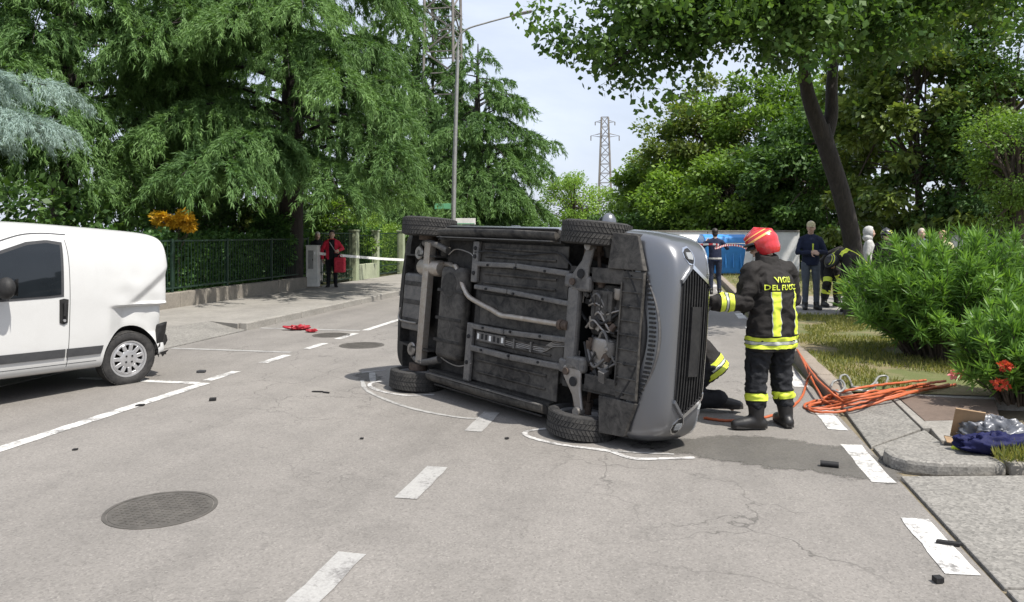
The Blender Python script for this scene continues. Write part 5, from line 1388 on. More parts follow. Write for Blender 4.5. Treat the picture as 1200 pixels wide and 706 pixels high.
    # headgear
    if hat == 'cap':
        h = MB(); h.ball(hp(0, -.008, .055), (.086, .104, .075), 20, 12, hm); h = remeshed('cap', h, M['beige'], body, .010, 2)
        bm = bmesh.new(); bm.from_mesh(h.data); bmesh.ops.bisect_plane(bm, geom=bm.verts[:] + bm.edges[:] + bm.faces[:], plane_co=hp(0, 0, .035), plane_no=-fz, clear_outer=True); bm.to_mesh(h.data); bm.free()
        P_ = [(x, .095 + .095 * math.sqrt(max(0, 1 - (x / .075) ** 2))) for x in np.linspace(-.075, .075, 11)]
        vs = [hp(x, .06, .042) for x, y in P_] + [hp(x, y, .034) for x, y in P_]; vs += [v - fz * .005 for v in vs]
        n = 11; fs = [(i, i + 1, n + i + 1, n + i) for i in range(n - 1)] + [(2 * n + i, 3 * n + i, 3 * n + i + 1, 2 * n + i + 1) for i in range(n - 1)] + [(n + i, n + i + 1, 3 * n + i + 1, 3 * n + i) for i in range(n - 1)]
        new_mesh('cap_peak', vs, fs, M['beige'], h)
    elif hat in ('helmet_red', 'helmet_dark', 'helmet_grey'):
        h = MB(); h.ball(hp(0, -.010, .045), (.118, .142, .118), 24, 18, hm); h.ball(hp(0, -.045, -.01), (.112, .105, .11), 20, 14, hm)
        capsule(h, [hp(0, .12, .10), hp(0, .02, .165), hp(0, -.11, .12)], [.016, .020, .018])
        h = remeshed('helmet', h, M[hat], body, .0055 if voxel < .015 else .011, 8 if voxel < .015 else 3)
        bm = bmesh.new(); bm.from_mesh(h.data)
        geo = lambda: bm.verts[:] + bm.edges[:] + bm.faces[:]
        bmesh.ops.bisect_plane(bm, geom=geo(), plane_co=hp(0, 0, -.075), plane_no=-fz, clear_outer=True)
        bmesh.ops.bisect_plane(bm, geom=geo(), plane_co=hp(0, .035, 0), plane_no=fy); bmesh.ops.bisect_plane(bm, geom=geo(), plane_co=hp(0, 0, .042), plane_no=fz)
        bmesh.ops.delete(bm, geom=[f for f in bm.faces if (lambda q: q.dot(fy) > .035 and q.dot(fz) < .042)(f.calc_center_median() - H)], context='FACES')
        bm.to_mesh(h.data); bm.free()
        sd = h.modifiers.new('t', 'SOLIDIFY'); sd.thickness = .006; sd.offset = -1
        evaluated(h); smooth(h.data, 65)
        if hat != 'helmet_grey':
            st_m = M['yellow'] if hat == 'helmet_dark' else M['reflect_orange']
            for s in (-1, 1):
                def pr(c, n, s=s): q = c - H; return q.dot(fx) * s > .045 and n.dot(fx) * s > .15
                n1 = (fz * .95 + fy * .30).normalized()
                cut_band(h, 'reflective_stripe', [(hp(0, 0, .066), n1), (hp(0, 0, .084), -n1)], st_m, h, .002, pr)
                cut_band(h, 'reflective_stripe', [(hp(0, 0, .112), n1), (hp(0, 0, .121), -n1)], st_m, h, .002, pr)
        # visor edge, goggles, strap
        vz = MB(); arc = [hp(.122 * math.sin(a), .142 * math.cos(a) - .004, .042) for a in np.linspace(-1.25, 1.25, 15)]
        vz.tube(arc, .014, 8, True, .7); vz.build('visor', M['helmet_dark'], h, 50)
        gg = MB(); arc = [hp(.098 * math.sin(a), .118 * math.cos(a), .012) for a in np.linspace(-1.2, 1.2, 15)]
        gg.tube(arc, .026, 8, True, .5); gg.build('goggles', M['blk_plastic'], h, 50)
        MB().tube(spline([hp(.082, .02, -.02), hp(.06, .05, -.08), hp(0, .075, -.118), hp(-.06, .05, -.08), hp(-.082, .02, -.02)], 5), .008, 6).build('chin_strap', M['blk_plastic'], h, 50)
    elif hat == 'hood':
        h = MB(); h.ball(hp(0, -.02, .02), (.118, .135, .145), 20, 14, hm); h.ball(hp(0, -.05, -.11), (.15, .11, .09), 16, 10, hm)
        h = remeshed('hood', h, M[coat], body, .012, 3, .004, 14)
        bm = bmesh.new(); bm.from_mesh(h.data); bmesh.ops.bisect_plane(bm, geom=bm.verts[:] + bm.edges[:] + bm.faces[:], plane_co=hp(0, .06, 0), plane_no=fy, clear_outer=True); bm.to_mesh(h.data); bm.free()
    body.location = loc; body.rotation_euler = (0, 0, rz)
    return body, ct, tr
def facing(dx, dd): w = cam2w(dx, dd); return math.atan2(-w.x, w.y)
M['reflect_orange'] = plain('reflective_orange', (.85, .42, .12), .35, 0, .1, 30)

def upd(J, **kw):
    J = dict(J); J.update({k: Vector(v) for k, v in kw.items()}); return J
# --- firefighter standing by the car, back to the camera, left arm out to the car
Jm = upd(default_J(), pel=(0, 0, .89), spine=(0, -.015, 1.07), chest=(0, .01, 1.24), neck=(0, .055, 1.395), head=(-.015, .105, 1.535),
         shL=(-.20, .04, 1.335), shR=(.20, .03, 1.335), elL=(-.275, .04, 1.075), wrL=(-.50, .14, 1.075), elR=(.28, .06, 1.07), wrR=(.10, .24, 1.02),
         hipL=(-.105, 0, .86), hipR=(.105, 0, .86), knL=(-.135, .05, .47), knR=(.125, .03, .47), anL=(-.155, .02, .095), anR=(.135, -.02, .095), toeL=(-.33, .09, .03), toeR=(.20, .15, .03))
loc = cam2w((905 - 600) / F * 6.52, 6.52)
FFR = facing(-.42, .9)
ff, ffj, fft = human('firefighter in red helmet standing with back turned, reaching towards the overturned car', (loc.x, loc.y, 0), FFR, Jm, 'turnout', 'turnout_leg', 'boot',
                     head=(R(38), R(-16)), hat='helmet_red', pad=.021, coat_len=.215, hands='glove', voxel=.011, boots_h=.34, wr=.016, hips_w=1.16)
back = lambda c, n: n.y < .25
zz = Vector((0, 0, 1))
notarm = lambda c, n: math.hypot(c.x, c.y) < .34
for (z0, z1, m) in ((.690, .722, 'yellow'), (.726, .752, 'silver'), (.756, .788, 'yellow')):
    cut_band(ffj, 'hem_stripe', [((0, 0, z0), zz), ((0, 0, z1), -zz)], M[m], ff, .009, notarm)
bk = lambda c, n: n.y < .1 and c.y < .08 and abs(c.x) < .23
for (x0, x1) in ((-.118, -.052), (.118, .184)):
    cut_band(ffj, 'back_stripe', [((x0, 0, 0), Vector((1, 0, 0))), ((x1, 0, 0), Vector((-1, 0, 0))), ((0, 0, .80), zz), ((0, 0, 1.165), -zz)], M['yellow'], ff, .005, bk)
    for (a, b) in ((x0 - .006, x0 - .001), (x1 + .001, x1 + .006)):
        cut_band(ffj, 'stripe_edging', [((a, 0, 0), Vector((1, 0, 0))), ((b, 0, 0), Vector((-1, 0, 0))), ((0, 0, .80), zz), ((0, 0, 1.165), -zz)], M['silver'], ff, .005, bk)
for s in 'LR':
    for (t0, t1, m) in ((.40, .56, 'yellow'), (.585, .66, 'silver'), (.685, .84, 'yellow')):
        limb_band(ffj, 'cuff_stripe', Jm['el' + s], Jm['wr' + s], t0, t1, M[m], ff, .005, .13)
    limb_band(fft, 'leg_stripe', Jm['kn' + s], Jm['an' + s], .44, .60, M['yellow'], ff, .006, .2)
# collar standing round the neck
cb = MB(); nk = Jm['neck'] + Vector((0, .005, .02))
ring_loft(cb, [(nk + Vector((0, -.02, -.05)), Vector((1, 0, 0)), Vector((0, 1, .3)), .115, .105), (nk + Vector((0, .0, .03)), Vector((1, 0, 0)), Vector((0, 1, .3)), .100, .095), (nk + Vector((0, .012, .065)), Vector((1, 0, 0)), Vector((0, 1, .3)), .098, .094)], 20)
remeshed('collar', cb, M['turnout'], ff, .011, 2, .004, 14)
# lettering on the back, thrown onto the jacket
jb = bvh_of(ffj)
def letters(txt, cx, cz, size):
    cu = bpy.data.curves.new('lettering', 'FONT'); cu.body = txt; cu.size = size; cu.align_x = 'CENTER'; cu.offset = .0012; cu.space_character = 1.1; cu.resolution_u = 3
    o = bpy.data.objects.new('lettering', cu); COL.objects.link(o)
    dg = bpy.context.evaluated_depsgraph_get(); me = bpy.data.meshes.new_from_object(o.evaluated_get(dg)); bpy.data.objects.remove(o)
    bm = bmesh.new(); bm.from_mesh(me); bmesh.ops.triangulate(bm, faces=bm.faces)
    for _ in range(2): bmesh.ops.subdivide_edges(bm, edges=[e for e in bm.edges if e.calc_length() > .012], cuts=1); bmesh.ops.triangulate(bm, faces=bm.faces)
    for v in bm.verts:
        p = Vector((cx + v.co.x * .92, -1, cz + v.co.y)); h = jb.ray_cast(p, Vector((0, 1, 0)))
        v.co = (h[0] + Vector((0, -.011, 0))) if h[0] else p + Vector((0, .85, 0))
    bmesh.ops.recalc_face_normals(bm, faces=bm.faces)
    bm.to_mesh(me); bm.free(); me.materials.clear(); me.materials.append(M['yellow'])
    return link(bpy.data.objects.new('lettering', me), ff)
letters('VIGILI', -.005, 1.245, .064); letters('DEL FUOCO', .0, 1.182, .062)

# --- firefighter kneeling behind the car's nose
Jk = upd(default_J(), pel=(0, -.22, .40), spine=(0, -.10, .56), chest=(0, .08, .68), neck=(0, .24, .76), head=(0, .36, .82), shL=(-.19, .16, .70), shR=(.19, .16, .70),
         elL=(-.24, .36, .52), elR=(.24, .36, .52), wrL=(-.18, .55, .42), wrR=(.18, .55, .42), hipL=(-.10, -.2, .40), hipR=(.10, -.2, .40),
         knL=(-.14, .12, .10), knR=(.16, .22, .42), anL=(-.13, -.30, .12), anR=(.17, .12, .10), toeL=(-.13, -.42, .03), toeR=(.18, .30, .03))
loc = cam2w(1.64, 7.28)
fk, fkj, fkt = human('firefighter kneeling behind the nose of the overturned car, boot sole showing', (loc.x, loc.y, 0), facing(-1, .15), Jk, 'turnout', 'turnout_leg', 'boot', head=(0, R(-25)), hat='helmet_red', pad=.026, coat_len=.10, hands='glove', wr=.008)
for (t0, t1, m) in ((-.42, -.20, 'yellow'), (-.16, -.05, 'silver'), (-.02, .20, 'yellow')): limb_band(fkj, 'hem_stripe', Jk['pel'], Jk['spine'], t0, t1, M[m], fk, .005, .4)
for s in 'LR': limb_band(fkj, 'cuff_stripe', Jk['el' + s], Jk['wr' + s], .5, .8, M['yellow'], fk, .005, .13); limb_band(fkt, 'leg_stripe', Jk['kn' + s], Jk['an' + s], .35, .55, M['yellow'], fk, .006, .2)

# --- man in a beige cap, hands together in front
Jc = upd(default_J(1.80), elL=(-.27, .06, 1.16), wrL=(-.08, .25, 1.18), elR=(.27, .06, 1.16), wrR=(.06, .27, 1.16))
p = cam2w((950 - 600) / F * 15.6, 15.6)
hc, hcj, hct = human('man in beige cap and navy shirt standing by the tree trunk, hands together', (p.x, p.y, .108), facing(-.15, -1), Jc, 'navy', 'slate', 'boot', head=(R(-8), R(-5)), hat='cap', hair=('hair_grey', False), coat_len=.06, wr=.005)
cut_band(hcj, 'sleeve_stripe', [((-.03, 0, 0), Vector((1, 0, 0))), ((.0, 0, 0), Vector((-1, 0, 0))), ((0, 0, 1.16), zz), ((0, 0, 1.34), -zz)], M['yellow'], hc, .004, lambda c, n: n.y > 0)
# --- firefighter bending over
Jb = upd(default_J(1.78), pel=(0, -.10, .92), spine=(0, .08, 1.06), chest=(0, .26, 1.13), neck=(0, .42, 1.09), head=(0, .53, .99), shL=(-.20, .34, 1.08), shR=(.20, .34, 1.08), elL=(-.22, .42, .80), elR=(.22, .42, .80),
         wrL=(-.15, .50, .56), wrR=(.14, .52, .56), hipL=(-.1, -.1, .9), hipR=(.1, -.1, .9), knL=(-.12, .06, .50), knR=(.12, .02, .49), anL=(-.14, 0, .09), anR=(.14, -.06, .09), toeL=(-.17, .17, .03), toeR=(.18, .11, .03))
p = cam2w((1000 - 600) / F * 15.0, 15.0)
hb_, hbj, hbt = human('firefighter bending forward beside the oleander, yellow bands across his back', (p.x, p.y, .10), facing(-.9, -.35), Jb, 'turnout', 'turnout_leg', 'boot', head=(0, R(-50)), hat='helmet_dark', pad=.026, coat_len=.16, hands='glove', wr=.008, boots_h=.3)
for (t0, t1) in ((-.75, -.42), (-.2, .12)): limb_band(hbj, 'hem_stripe', Jb['pel'], Jb['spine'], t0, t1, M['yellow'], hb_, .005, .4)
for (x0, x1) in ((-.15, -.07), (.07, .15)): cut_band(hbj, 'back_stripe', [((x0, 0, 0), Vector((1, 0, 0))), ((x1, 0, 0), Vector((-1, 0, 0)))], M['yellow'], hb_, .005, lambda c, n: n.z > .2 and c.z > .95 and c.y < .42)
for s in 'LR': limb_band(hbj, 'cuff_stripe', Jb['el' + s], Jb['wr' + s], .5, .85, M['yellow'], hb_, .005, .13); limb_band(hbt, 'leg_stripe', Jb['kn' + s], Jb['an' + s], .3, .5, M['yellow'], hb_, .006, .2)
Jd = upd(Jb, neck=(.02, .40, 1.03), head=(.02, .50, .92), wrL=(-.12, .42, .62), wrR=(.16, .46, .60))
p = cam2w((974 - 600) / F * 16.2, 16.2)
hd_, hdj, hdt = human('firefighter stooping with head down between the capped man and the bending colleague', (p.x, p.y, .108), facing(.3, -.95), Jd, 'turnout', 'turnout_leg', 'boot', head=(0, R(-55)), hat='helmet_dark', pad=.024, coat_len=.16, hands='glove', wr=.008, boots_h=.3)
for s in 'LR': limb_band(hdj, 'cuff_stripe', Jd['el' + s], Jd['wr' + s], .5, .85, M['yellow'], hd_, .005, .13); limb_band(hdt, 'leg_stripe', Jd['kn' + s], Jd['an' + s], .3, .5, M['yellow'], hd_, .006, .2)
limb_band(hdj, 'hem_stripe', Jd['pel'], Jd['spine'], -.6, -.25, M['yellow'], hd_, .005, .4)
# --- onlookers and colleagues further off
def stander(label, px, d, z, hgt, face, coat, legs, hat=None, hair=None, shoes='boot', arms=None, **kw):
    J = default_J(hgt)
    if arms: J = upd(J, **arms)
    p = cam2w((px - 600) / F * d, d)
    return human(label, (p.x, p.y, z), facing(*face), J, coat, legs, shoes, hat=hat, hair=hair, voxel=.022, **kw)
po = stander('officer in navy uniform seen from behind, hands raised, in front of the blue bin', 838, 20.9, 0, 1.80, (.1, 1), 'navy', 'navy_leg', hair=('hair_dark', False),
             arms=dict(elL=(-.34, .06, 1.25), wrL=(-.22, .24, 1.42), elR=(.34, .06, 1.25), wrR=(.22, .24, 1.42)), coat_len=.06)
cut_band(po[1], 'belt', [((0, 0, .955), zz), ((0, 0, 1.0), -zz)], M['white_cl'], po[0], .006, lambda c, n: math.hypot(c.x, c.y) < .24)
wo = stander('woman in open red jacket and dark trousers standing at the garden gate', 389, 22.0, .118, 1.63, (.2, -1), 'red_cl', 'black_cl', hair=('hair_dark', True), shoes='black_cl',
             arms=dict(elL=(-.30, .0, 1.10), wrL=(-.20, .20, 1.06), elR=(.28, -.02, 1.06), wrR=(.26, .05, .82)), coat_len=.08)
cut_band(wo[1], 'dark_top', [((-.075, 0, 0), Vector((1, 0, 0))), ((.075, 0, 0), Vector((-1, 0, 0)))], M['black_cl'], wo[0], .006, lambda c, n: n.y > .1 and c.z < 1.36)
MB().tube(spline([(.10, .02, 1.34), (.02, .15, 1.22), (-.10, .16, 1.02), (-.17, .08, .92)], 6), .012, 6).build('bag_strap', M['white_cl'], wo[0], 50)
MB().box((-.15, .13, .90), (.17, .07, .15)).build('shoulder_bag', M['black_cl'], wo[0], bevel=.02)
stander('person with pale hair and black top half hidden behind the white post', 372, 23.4, .118, 1.58, (.35, -1), 'black_cl', 'white_cl', hair=('hair_grey', True), shoes='black_cl', coat_len=.1)
stander('person in a light grey hooded top behind the oleander, beside the trunk', 1018, 17.6, .108, 1.68, (.9, -.4), 'white_cl', 'slate', hat='hood', hair=('hair_grey', False), coat_len=.15)
stander('colleague in a dark visored helmet standing behind the oleander', 1039, 17.0, .108, 1.62, (-.5, -.85), 'turnout', 'turnout_leg', hat='helmet_dark', pad=.022, coat_len=.18)
stander('white haired onlooker whose head rises above the oleander', 1080, 19.0, .10, 1.68, (-.3, -1), 'slate', 'navy_leg', hair=('hair_grey', False), coat_len=.08)
stander('sandy haired onlooker, next to the white haired one above the oleander', 1105, 18.6, .10, 1.62, (-.6, -.8), 'beige', 'slate', hair=('hair_blond', True), coat_len=.08)
# ------------------------------------------------------------------ street furniture and boundary
def on_u(px, u, z=0.0):
    """point on the line x = u seen at photo column px"""
    d = u / (CT * (px - 600) / F - ST); p = cam2w((px - 600) / F * d, d, z); return p
M['rail_green'] = plain('dark_green_railing', (.018, .042, .028), .5, .2, .25, 12)
M['post_green'] = concrete('sage_painted_concrete', (.30, .34, .22), .2, 60)
M['white_post'] = plain('white_painted_metal', (.62, .61, .58), .6, 0, .15, 5)
M['galv'] = plain('galvanised_steel', (.30, .30, .29), .55, .5, .2, 8)
M['mast'] = plain('weathered_mast_steel', (.20, .185, .17), .7, .3, .25, 5)
M['blue_bin'] = plain('blue_plastic', (.035, .22, .56), .42, 0, .12, 4)
M['bin_grey'] = plain('grey_plastic', (.22, .23, .24), .5)
M['white_wall'] = plain('white_render', (.84, .83, .80), .8, 0, .08, 3)
M['sign_green'] = plain('green_sign', (.10, .30, .16), .5)
M['tape_w'] = plain('tape_white', (.75, .75, .73), .5)
M['tape_r'] = plain('tape_red', (.62, .05, .06), .5)
M['orange'] = plain('orange_hose', (.40, .092, .03), .5, 0, .15, 20)
M['card'] = plain('cardboard', (.30, .20, .115), .85, 0, .2, 10)
M['blue_fab'] = cloth('navy_blue_fabric', (.008, .010, .055), .6)
M['bagsil'] = plain('silver_grey_sheet', (.12, .125, .14), .35, .2, .6, 9)
M['red_pl'] = plain('red_plastic', (.30, .012, .022), .4)

gw = empty('garden_wall', (-10.1, 0, 0)); tag(gw, 'low weathered concrete wall carrying the green railing', 'wall')
V0, V1 = 2.0, 20.25
k = 0; v = V0
while v < V1 - .1:
    ln = min(2.05, V1 - v)
    MB().box((0, v + ln / 2, .20), (.22, ln - .012, .46)).build('wall_panel', M['wall_conc'], gw, bevel=.012)
    v += 2.05
rl = empty('railing', (-10.1, 0, 0)); tag(rl, 'dark green railing of thin upright bars along the pavement', 'railing')
for z in (.52, 1.50): MB().bar((0, V0, z), (0, V1, z), .035, .035).build('rail', M['rail_green'], rl)
br_ = MB().bar((0, 0, .50), (0, 0, 1.52), .014, .014).build('bar', M['rail_green'], rl); br_.location.y = V0 + .06
n = int((V1 - V0 - .1) / .115)
for i in range(1, n):
    c = br_.copy(); COL.objects.link(c); c.location.y = V0 + .06 + i * .115
ps = MB().box((0, 0, .98), (.055, .055, 1.12)).build('post', M['rail_green'], rl, bevel=.004); ps.location.y = V0
for i in range(1, 10):
    c = ps.copy(); COL.objects.link(c); c.location.y = V0 + i * (V1 - V0) / 9

# white cabinet post at the end of the railing
p = at(367, 337.5, .118)
cp = empty('cabinet_post', (p.x, p.y, .118), FFR * 0 + R(8)); tag(cp, 'slim white utility cabinet at the end of the railing, beside the gate', 'cabinet')
MB().box((0, 0, .60), (.34, .24, 1.16)).build('cabinet_body', M['white_post'], cp, bevel=.015)
MB().box((0, 0, .02), (.42, .32, .05)).build('plinth', M['wall_conc'], cp, bevel=.01)
MB().box((0, 0, 1.19), (.37, .27, .03)).build('cabinet_cap', M['white_post'], cp, bevel=.01)
MB().box((-.03, -.123, .80), (.15, .01, .52)).build('door_panel', M['galv'], cp, bevel=.004)
MB().box((.03, -.131, .80), (.02, .012, .05)).build('door_latch', M['blk_plastic'], cp)

# gate beside it, sage-green pillars, short wall, far gate
def pillar(px, label, w=.26, h=1.62):
    p = on_u(px, -10.1); t = empty('gate_pillar', (p.x, p.y, .11)); tag(t, label, 'pillar')
    MB().box((0, 0, h / 2), (w, w, h)).build('shaft', M['post_green'], t, bevel=.012)
    MB().box((0, 0, h + .02), (w + .05, w + .05, .05)).build('capstone', M['post_green'], t, bevel=.01)
    return p
q1 = pillar(415, 'sage green concrete pillar between the open gate and the short wall')
q2 = pillar(440, 'sage green pillar at the far end of the short wall', .22)
q3 = pillar(470, 'last sage green pillar, beside the raised rear wheel of the car', .24)
def gate(label, a, b, h=1.5):
    a, b = Vector((a.x, a.y, .16)), Vector((b.x, b.y, .16)); t = empty('gate', a); tag(t, label, 'gate'); d = b - a
    for z in (.06, .34, h): MB().bar(Vector((0, 0, z)), d + Vector((0, 0, z)), .03, .035).build('gate_rail', M['rail_green'], t)
    n = max(4, int(d.length / .12)); g = MB().bar((0, 0, .05), (0, 0, h), .014, .014).build('gate_bar', M['rail_green'], t); g.location = d * (.5 / n)
    for i in range(1, n): c = g.copy(); COL.objects.link(c); c.location = d * ((i + .5) / n)
q0 = on_u(376, -10.1)
gate('dark green garden gate behind the woman in red', q0, on_u(413, -10.1))
gate('dark green gate between the two far sage pillars', on_u(442, -10.1), on_u(468, -10.1))
sw_ = empty('short_wall', (q1.x, q1.y, .11)); tag(sw_, 'short mossy green garden wall between the sage pillars', 'wall')
dv_ = Vector((q2.x - q1.x, q2.y - q1.y, 0)); MB().bar(dv_ * .05 + Vector((0, 0, .26)), dv_ * .95 + Vector((0, 0, .26)), .2, .52).build('wall_panel', M['wall_green'], sw_, bevel=.012)
for i in range(9):
    c = dv_ * (.09 + .82 * i / 8); MB().bar(c + Vector((0, 0, .52)), c + Vector((0, 0, 1.5)), .014, .014).build('bar', M['rail_green'], sw_)
MB().bar(dv_ * .06 + Vector((0, 0, 1.48)), dv_ * .94 + Vector((0, 0, 1.48)), .03, .03).build('rail', M['rail_green'], sw_)

# street lamp with bent arm and street-name plates
lp_ = cam2w((530 - 600) / F * 27, 27)
lamp = empty('street_lamp', (lp_.x, lp_.y, .11)); tag(lamp, 'tall grey street lamp with curved arm over the road', 'lamp')
rx = cam2w(1, 0); rx = Vector((rx.x, rx.y, 0))
MB().tube([(0, 0, 0), rx * .08 + Vector((0, 0, 4)), rx * .20 + Vector((0, 0, 8.0))], [.085, .075, .055], 12).build('mast', M['galv'], lamp, 60)
MB().tube(spline([rx * .20 + Vector((0, 0, 7.95)), rx * .24 + Vector((0, 0, 8.4)), rx * .50 + Vector((0, 0, 8.72)), rx * 1.2 + Vector((0, 0, 8.95)), rx * 2.2 + Vector((0, 0, 9.22))], 6), .032, 10).build('arm', M['galv'], lamp, 60)
MB().bar(rx * 2.15 + Vector((0, 0, 9.22)), rx * 2.80 + Vector((0, 0, 9.36)), .20, .07).build('lamp_head', M['mast'], lamp, bevel=.025)
MB().bar(rx * 2.32 + Vector((0, 0, 9.215)), rx * 2.74 + Vector((0, 0, 9.305)), .14, .02).build('lens', M['lens'], lamp)
for (x0, x1, z, h, m, nm) in ((.12, .82, 1.97, .22, 'white_post', 'sign_plate'), (-.62, -.05, 2.5, .20, 'sign_green', 'sign_plate')):
    s_ = MB().bar(rx * x0 + Vector((0, 0, z)), rx * x1 + Vector((0, 0, z)), .02, h).build(nm, M[m], lamp, bevel=.004)
    MB().bar(rx * (x0 + .03) + Vector((0, -.013, z - h * .36)), rx * (x1 - .03) + Vector((0, -.013, z - h * .36)), .004, .03).build('sign_border', M['sign_green'], s_)
for z in (1.45, 1.02): MB().box((0, -.10, z), (.16, .10, .22)).build('junction_box', M['white_post'], lamp, bevel=.01)
MB().lathe([(.13, 0), (.13, .04), (.09, .10)], 14).build('base_collar', M['galv'], lamp, 40)

# lattice mast and far pylon
def lattice(name, label, base, H, w0, w1, r, bays, arms=(), cat='mast'):
    t = empty(name, base); tag(t, label, cat)
    cr = [(-1, -1), (1, -1), (1, 1), (-1, 1)]
    W = lambda q: (w0 + (w1 - w0) * q) / 2
    for a, b in cr: MB().tube([(a * W(0), b * W(0), 0), (a * W(1), b * W(1), H)], r, 5).build('leg', M['mast'], t)
    for k in range(bays):
        q0_, q1_ = k / bays, (k + 1) / bays
        for i in range(4):
            a, b = cr[i], cr[(i + 1) % 4]
            if k % 2: a, b = b, a
            m_ = MB().tube([(a[0] * W(q0_), a[1] * W(q0_), H * q0_), (b[0] * W(q1_), b[1] * W(q1_), H * q1_)], r * .62, 4)
            m_.build('brace', M['mast'], t)
            MB().tube([(a[0] * W(q1_), a[1] * W(q1_), H * q1_), (b[0] * W(q1_), b[1] * W(q1_), H * q1_)], r * .5, 4).build('brace', M['mast'], t)
    for z, l in arms:
        for s in (-1, 1):
            e = rx * s * l
            MB().tube([rx * s * w1 * .4 + Vector((0, 0, z - l * .10)), e + Vector((0, 0, z)), rx * s * w1 * .4 + Vector((0, 0, z + l * .18))], r * .8, 4).build('cross_arm', M['mast'], t)
            MB().tube([e + Vector((0, 0, z)), e + Vector((0, 0, z - l * .35))], r * .8, 5).build('insulator', M['mast'], t)
    return t
lattice('lattice_mast', 'tall steel lattice mast rising between the cedars behind the lamp post', bt(519, 38), 21, 1.65, 1.30, .075, 20)
lattice('electricity_pylon', 'distant electricity pylon with short cross arms against the sky', bt(709, 250), 39.5, 5.0, 2.2, .22, 13, ((33.5, 4.6), (38, 3.2)), 'pylon')

# barrier tape: twisted strip in two spans
def tape(label, pts, w=.075, seg=.55):
    t = empty('barrier_tape', pts[0]); tag(t, label, 'tape'); o = Vector(pts[0])
    P = spline(pts, 14); L0 = 0; A = {0: MB(), 1: MB()}
    for i in range(len(P) - 1):
        a, b = P[i] - o, P[i + 1] - o; tw = .5 * math.sin(i * .35)
        up_a = Vector((.02 * math.sin(i), 0, 1)).normalized() * w / 2; up_b = Vector((.02 * math.sin(i + 1), 0, 1)).normalized() * w / 2
        A[i % 2].add([a + up_a, b + up_b, b - up_b, a - up_a], [(0, 1, 2, 3)])
    A[0].build('white_band', M['tape_w'], t)['kind'] = 'stuff'; A[1].build('red_band', M['tape_r'] if 'red' in label else M['tape_w'], t)['kind'] = 'stuff'
a = Vector((p.x, p.y, 0)); a = at(367, 337.5, .118); a = Vector((a.x + .1, a.y - .13, 1.10)); b = Vector((lp_.x, lp_.y - .1, .68))
tape('white barrier tape stretched from the cabinet towards the lamp post', [a, a.lerp(b, .5) + Vector((0, 0, -.05)), b])
b2_ = b + Vector((.05, -.02, .02)); h1 = cam2w((824 - 600) / F * 20.55, 20.55, 1.36); h2 = cam2w((852 - 600) / F * 20.55, 20.55, 1.34)
tape('red and white barrier tape running from the lamp post through the officer\'s hands', [b2_, b2_.lerp(h1, .5) + Vector((0, 0, -.05)), h1, h1.lerp(h2, .5) + Vector((0, 0, -.09)), h2, cam2w((872 - 600) / F * 20.3, 20.3, 1.28), cam2w((890 - 600) / F * 20.1, 20.1, .9), cam2w((894 - 600) / F * 20.0, 20.0, .02)], .05)
# white wall and recycling bins at the end of the road
ww = empty('boundary_wall', cam2w(3.0, 33.5)); tag(ww, 'long white boundary wall behind the bins at the road end', 'wall')
e0 = cam2w(3.0, 33.5); e1 = cam2w(11.6, 31.0); dl_ = Vector((e1.x - e0.x, e1.y - e0.y, 0))
for i in range(5): MB().bar(dl_ * (.2 * i + .001) + Vector((0, 0, .86)), dl_ * (.2 * i + .199) + Vector((0, 0, .86)), .2, 1.72).build('wall_panel', M['white_wall'], ww, bevel=.01)
MB().bar(Vector((0, 0, 1.75)), dl_ + Vector((0, 0, 1.75)), .28, .06).build('coping', M['wall_conc'], ww, bevel=.01)
def bin_(label, px, d, mat, w=1.35, h=1.5):
    p = cam2w((px - 600) / F * d, d); t = empty('recycling_bin', (p.x, p.y, 0), TH); tag(t, label, 'bin')
    b = MB().add([(-w * .42, -.42, .16), (w * .42, -.42, .16), (w * .42, .42, .16), (-w * .42, .42, .16), (-w * .5, -.55, h * .78), (w * .5, -.55, h * .78), (w * .5, .55, h * .78), (-w * .5, .55, h * .78)],
                 [(0, 3, 2, 1), (4, 5, 6, 7), (0, 1, 5, 4), (1, 2, 6, 5), (2, 3, 7, 6), (3, 0, 4, 7)]); b.build('bin_body', mat, t, bevel=.04)
    b = MB(); pr = [(-.57, h * .80), (-.50, h * .93), (-.25, h), (.25, h), (.50, h * .93), (.57, h * .80)]
    b.add([(-w * .51, y, z) for y, z in pr] + [(w * .51, y, z) for y, z in pr], [(0, 1, 2, 3, 4, 5), (11, 10, 9, 8, 7, 6)] + [(i, 6 + i, 7 + i, 1 + i) for i in range(5)] + [(0, 5, 11, 6)])
    b.build('lid', mat, t, bevel=.03)
    for i in range(5): MB().box((-w * .36 + i * w * .18, -.505, h * .48), (.05, .05, h * .5), Matrix.Rotation(R(-8), 3, 'X')).build('rib', mat, t, bevel=.01)
    for x in (-w * .36, w * .36): MB().lathe([(.09, -.03), (.09, .03)], 14, c=(x, -.3, .09), axis='x').build('castor', M['blk_plastic'], t)
    for x in (-w * .5, w * .5): MB().tube([(x * 1.06, -.3, h * .74), (x * 1.06, .3, h * .74)], .03, 8).build('side_handle', mat, t)
    return t
bin_('blue recycling bin behind the officer with raised hands', 846, 29.0, M['blue_bin'], 1.55, 1.62)
bin_('pale grey bin at the left of the blue one, by the car nose', 806, 30.0, M['white_wall'], 1.2, 1.6)
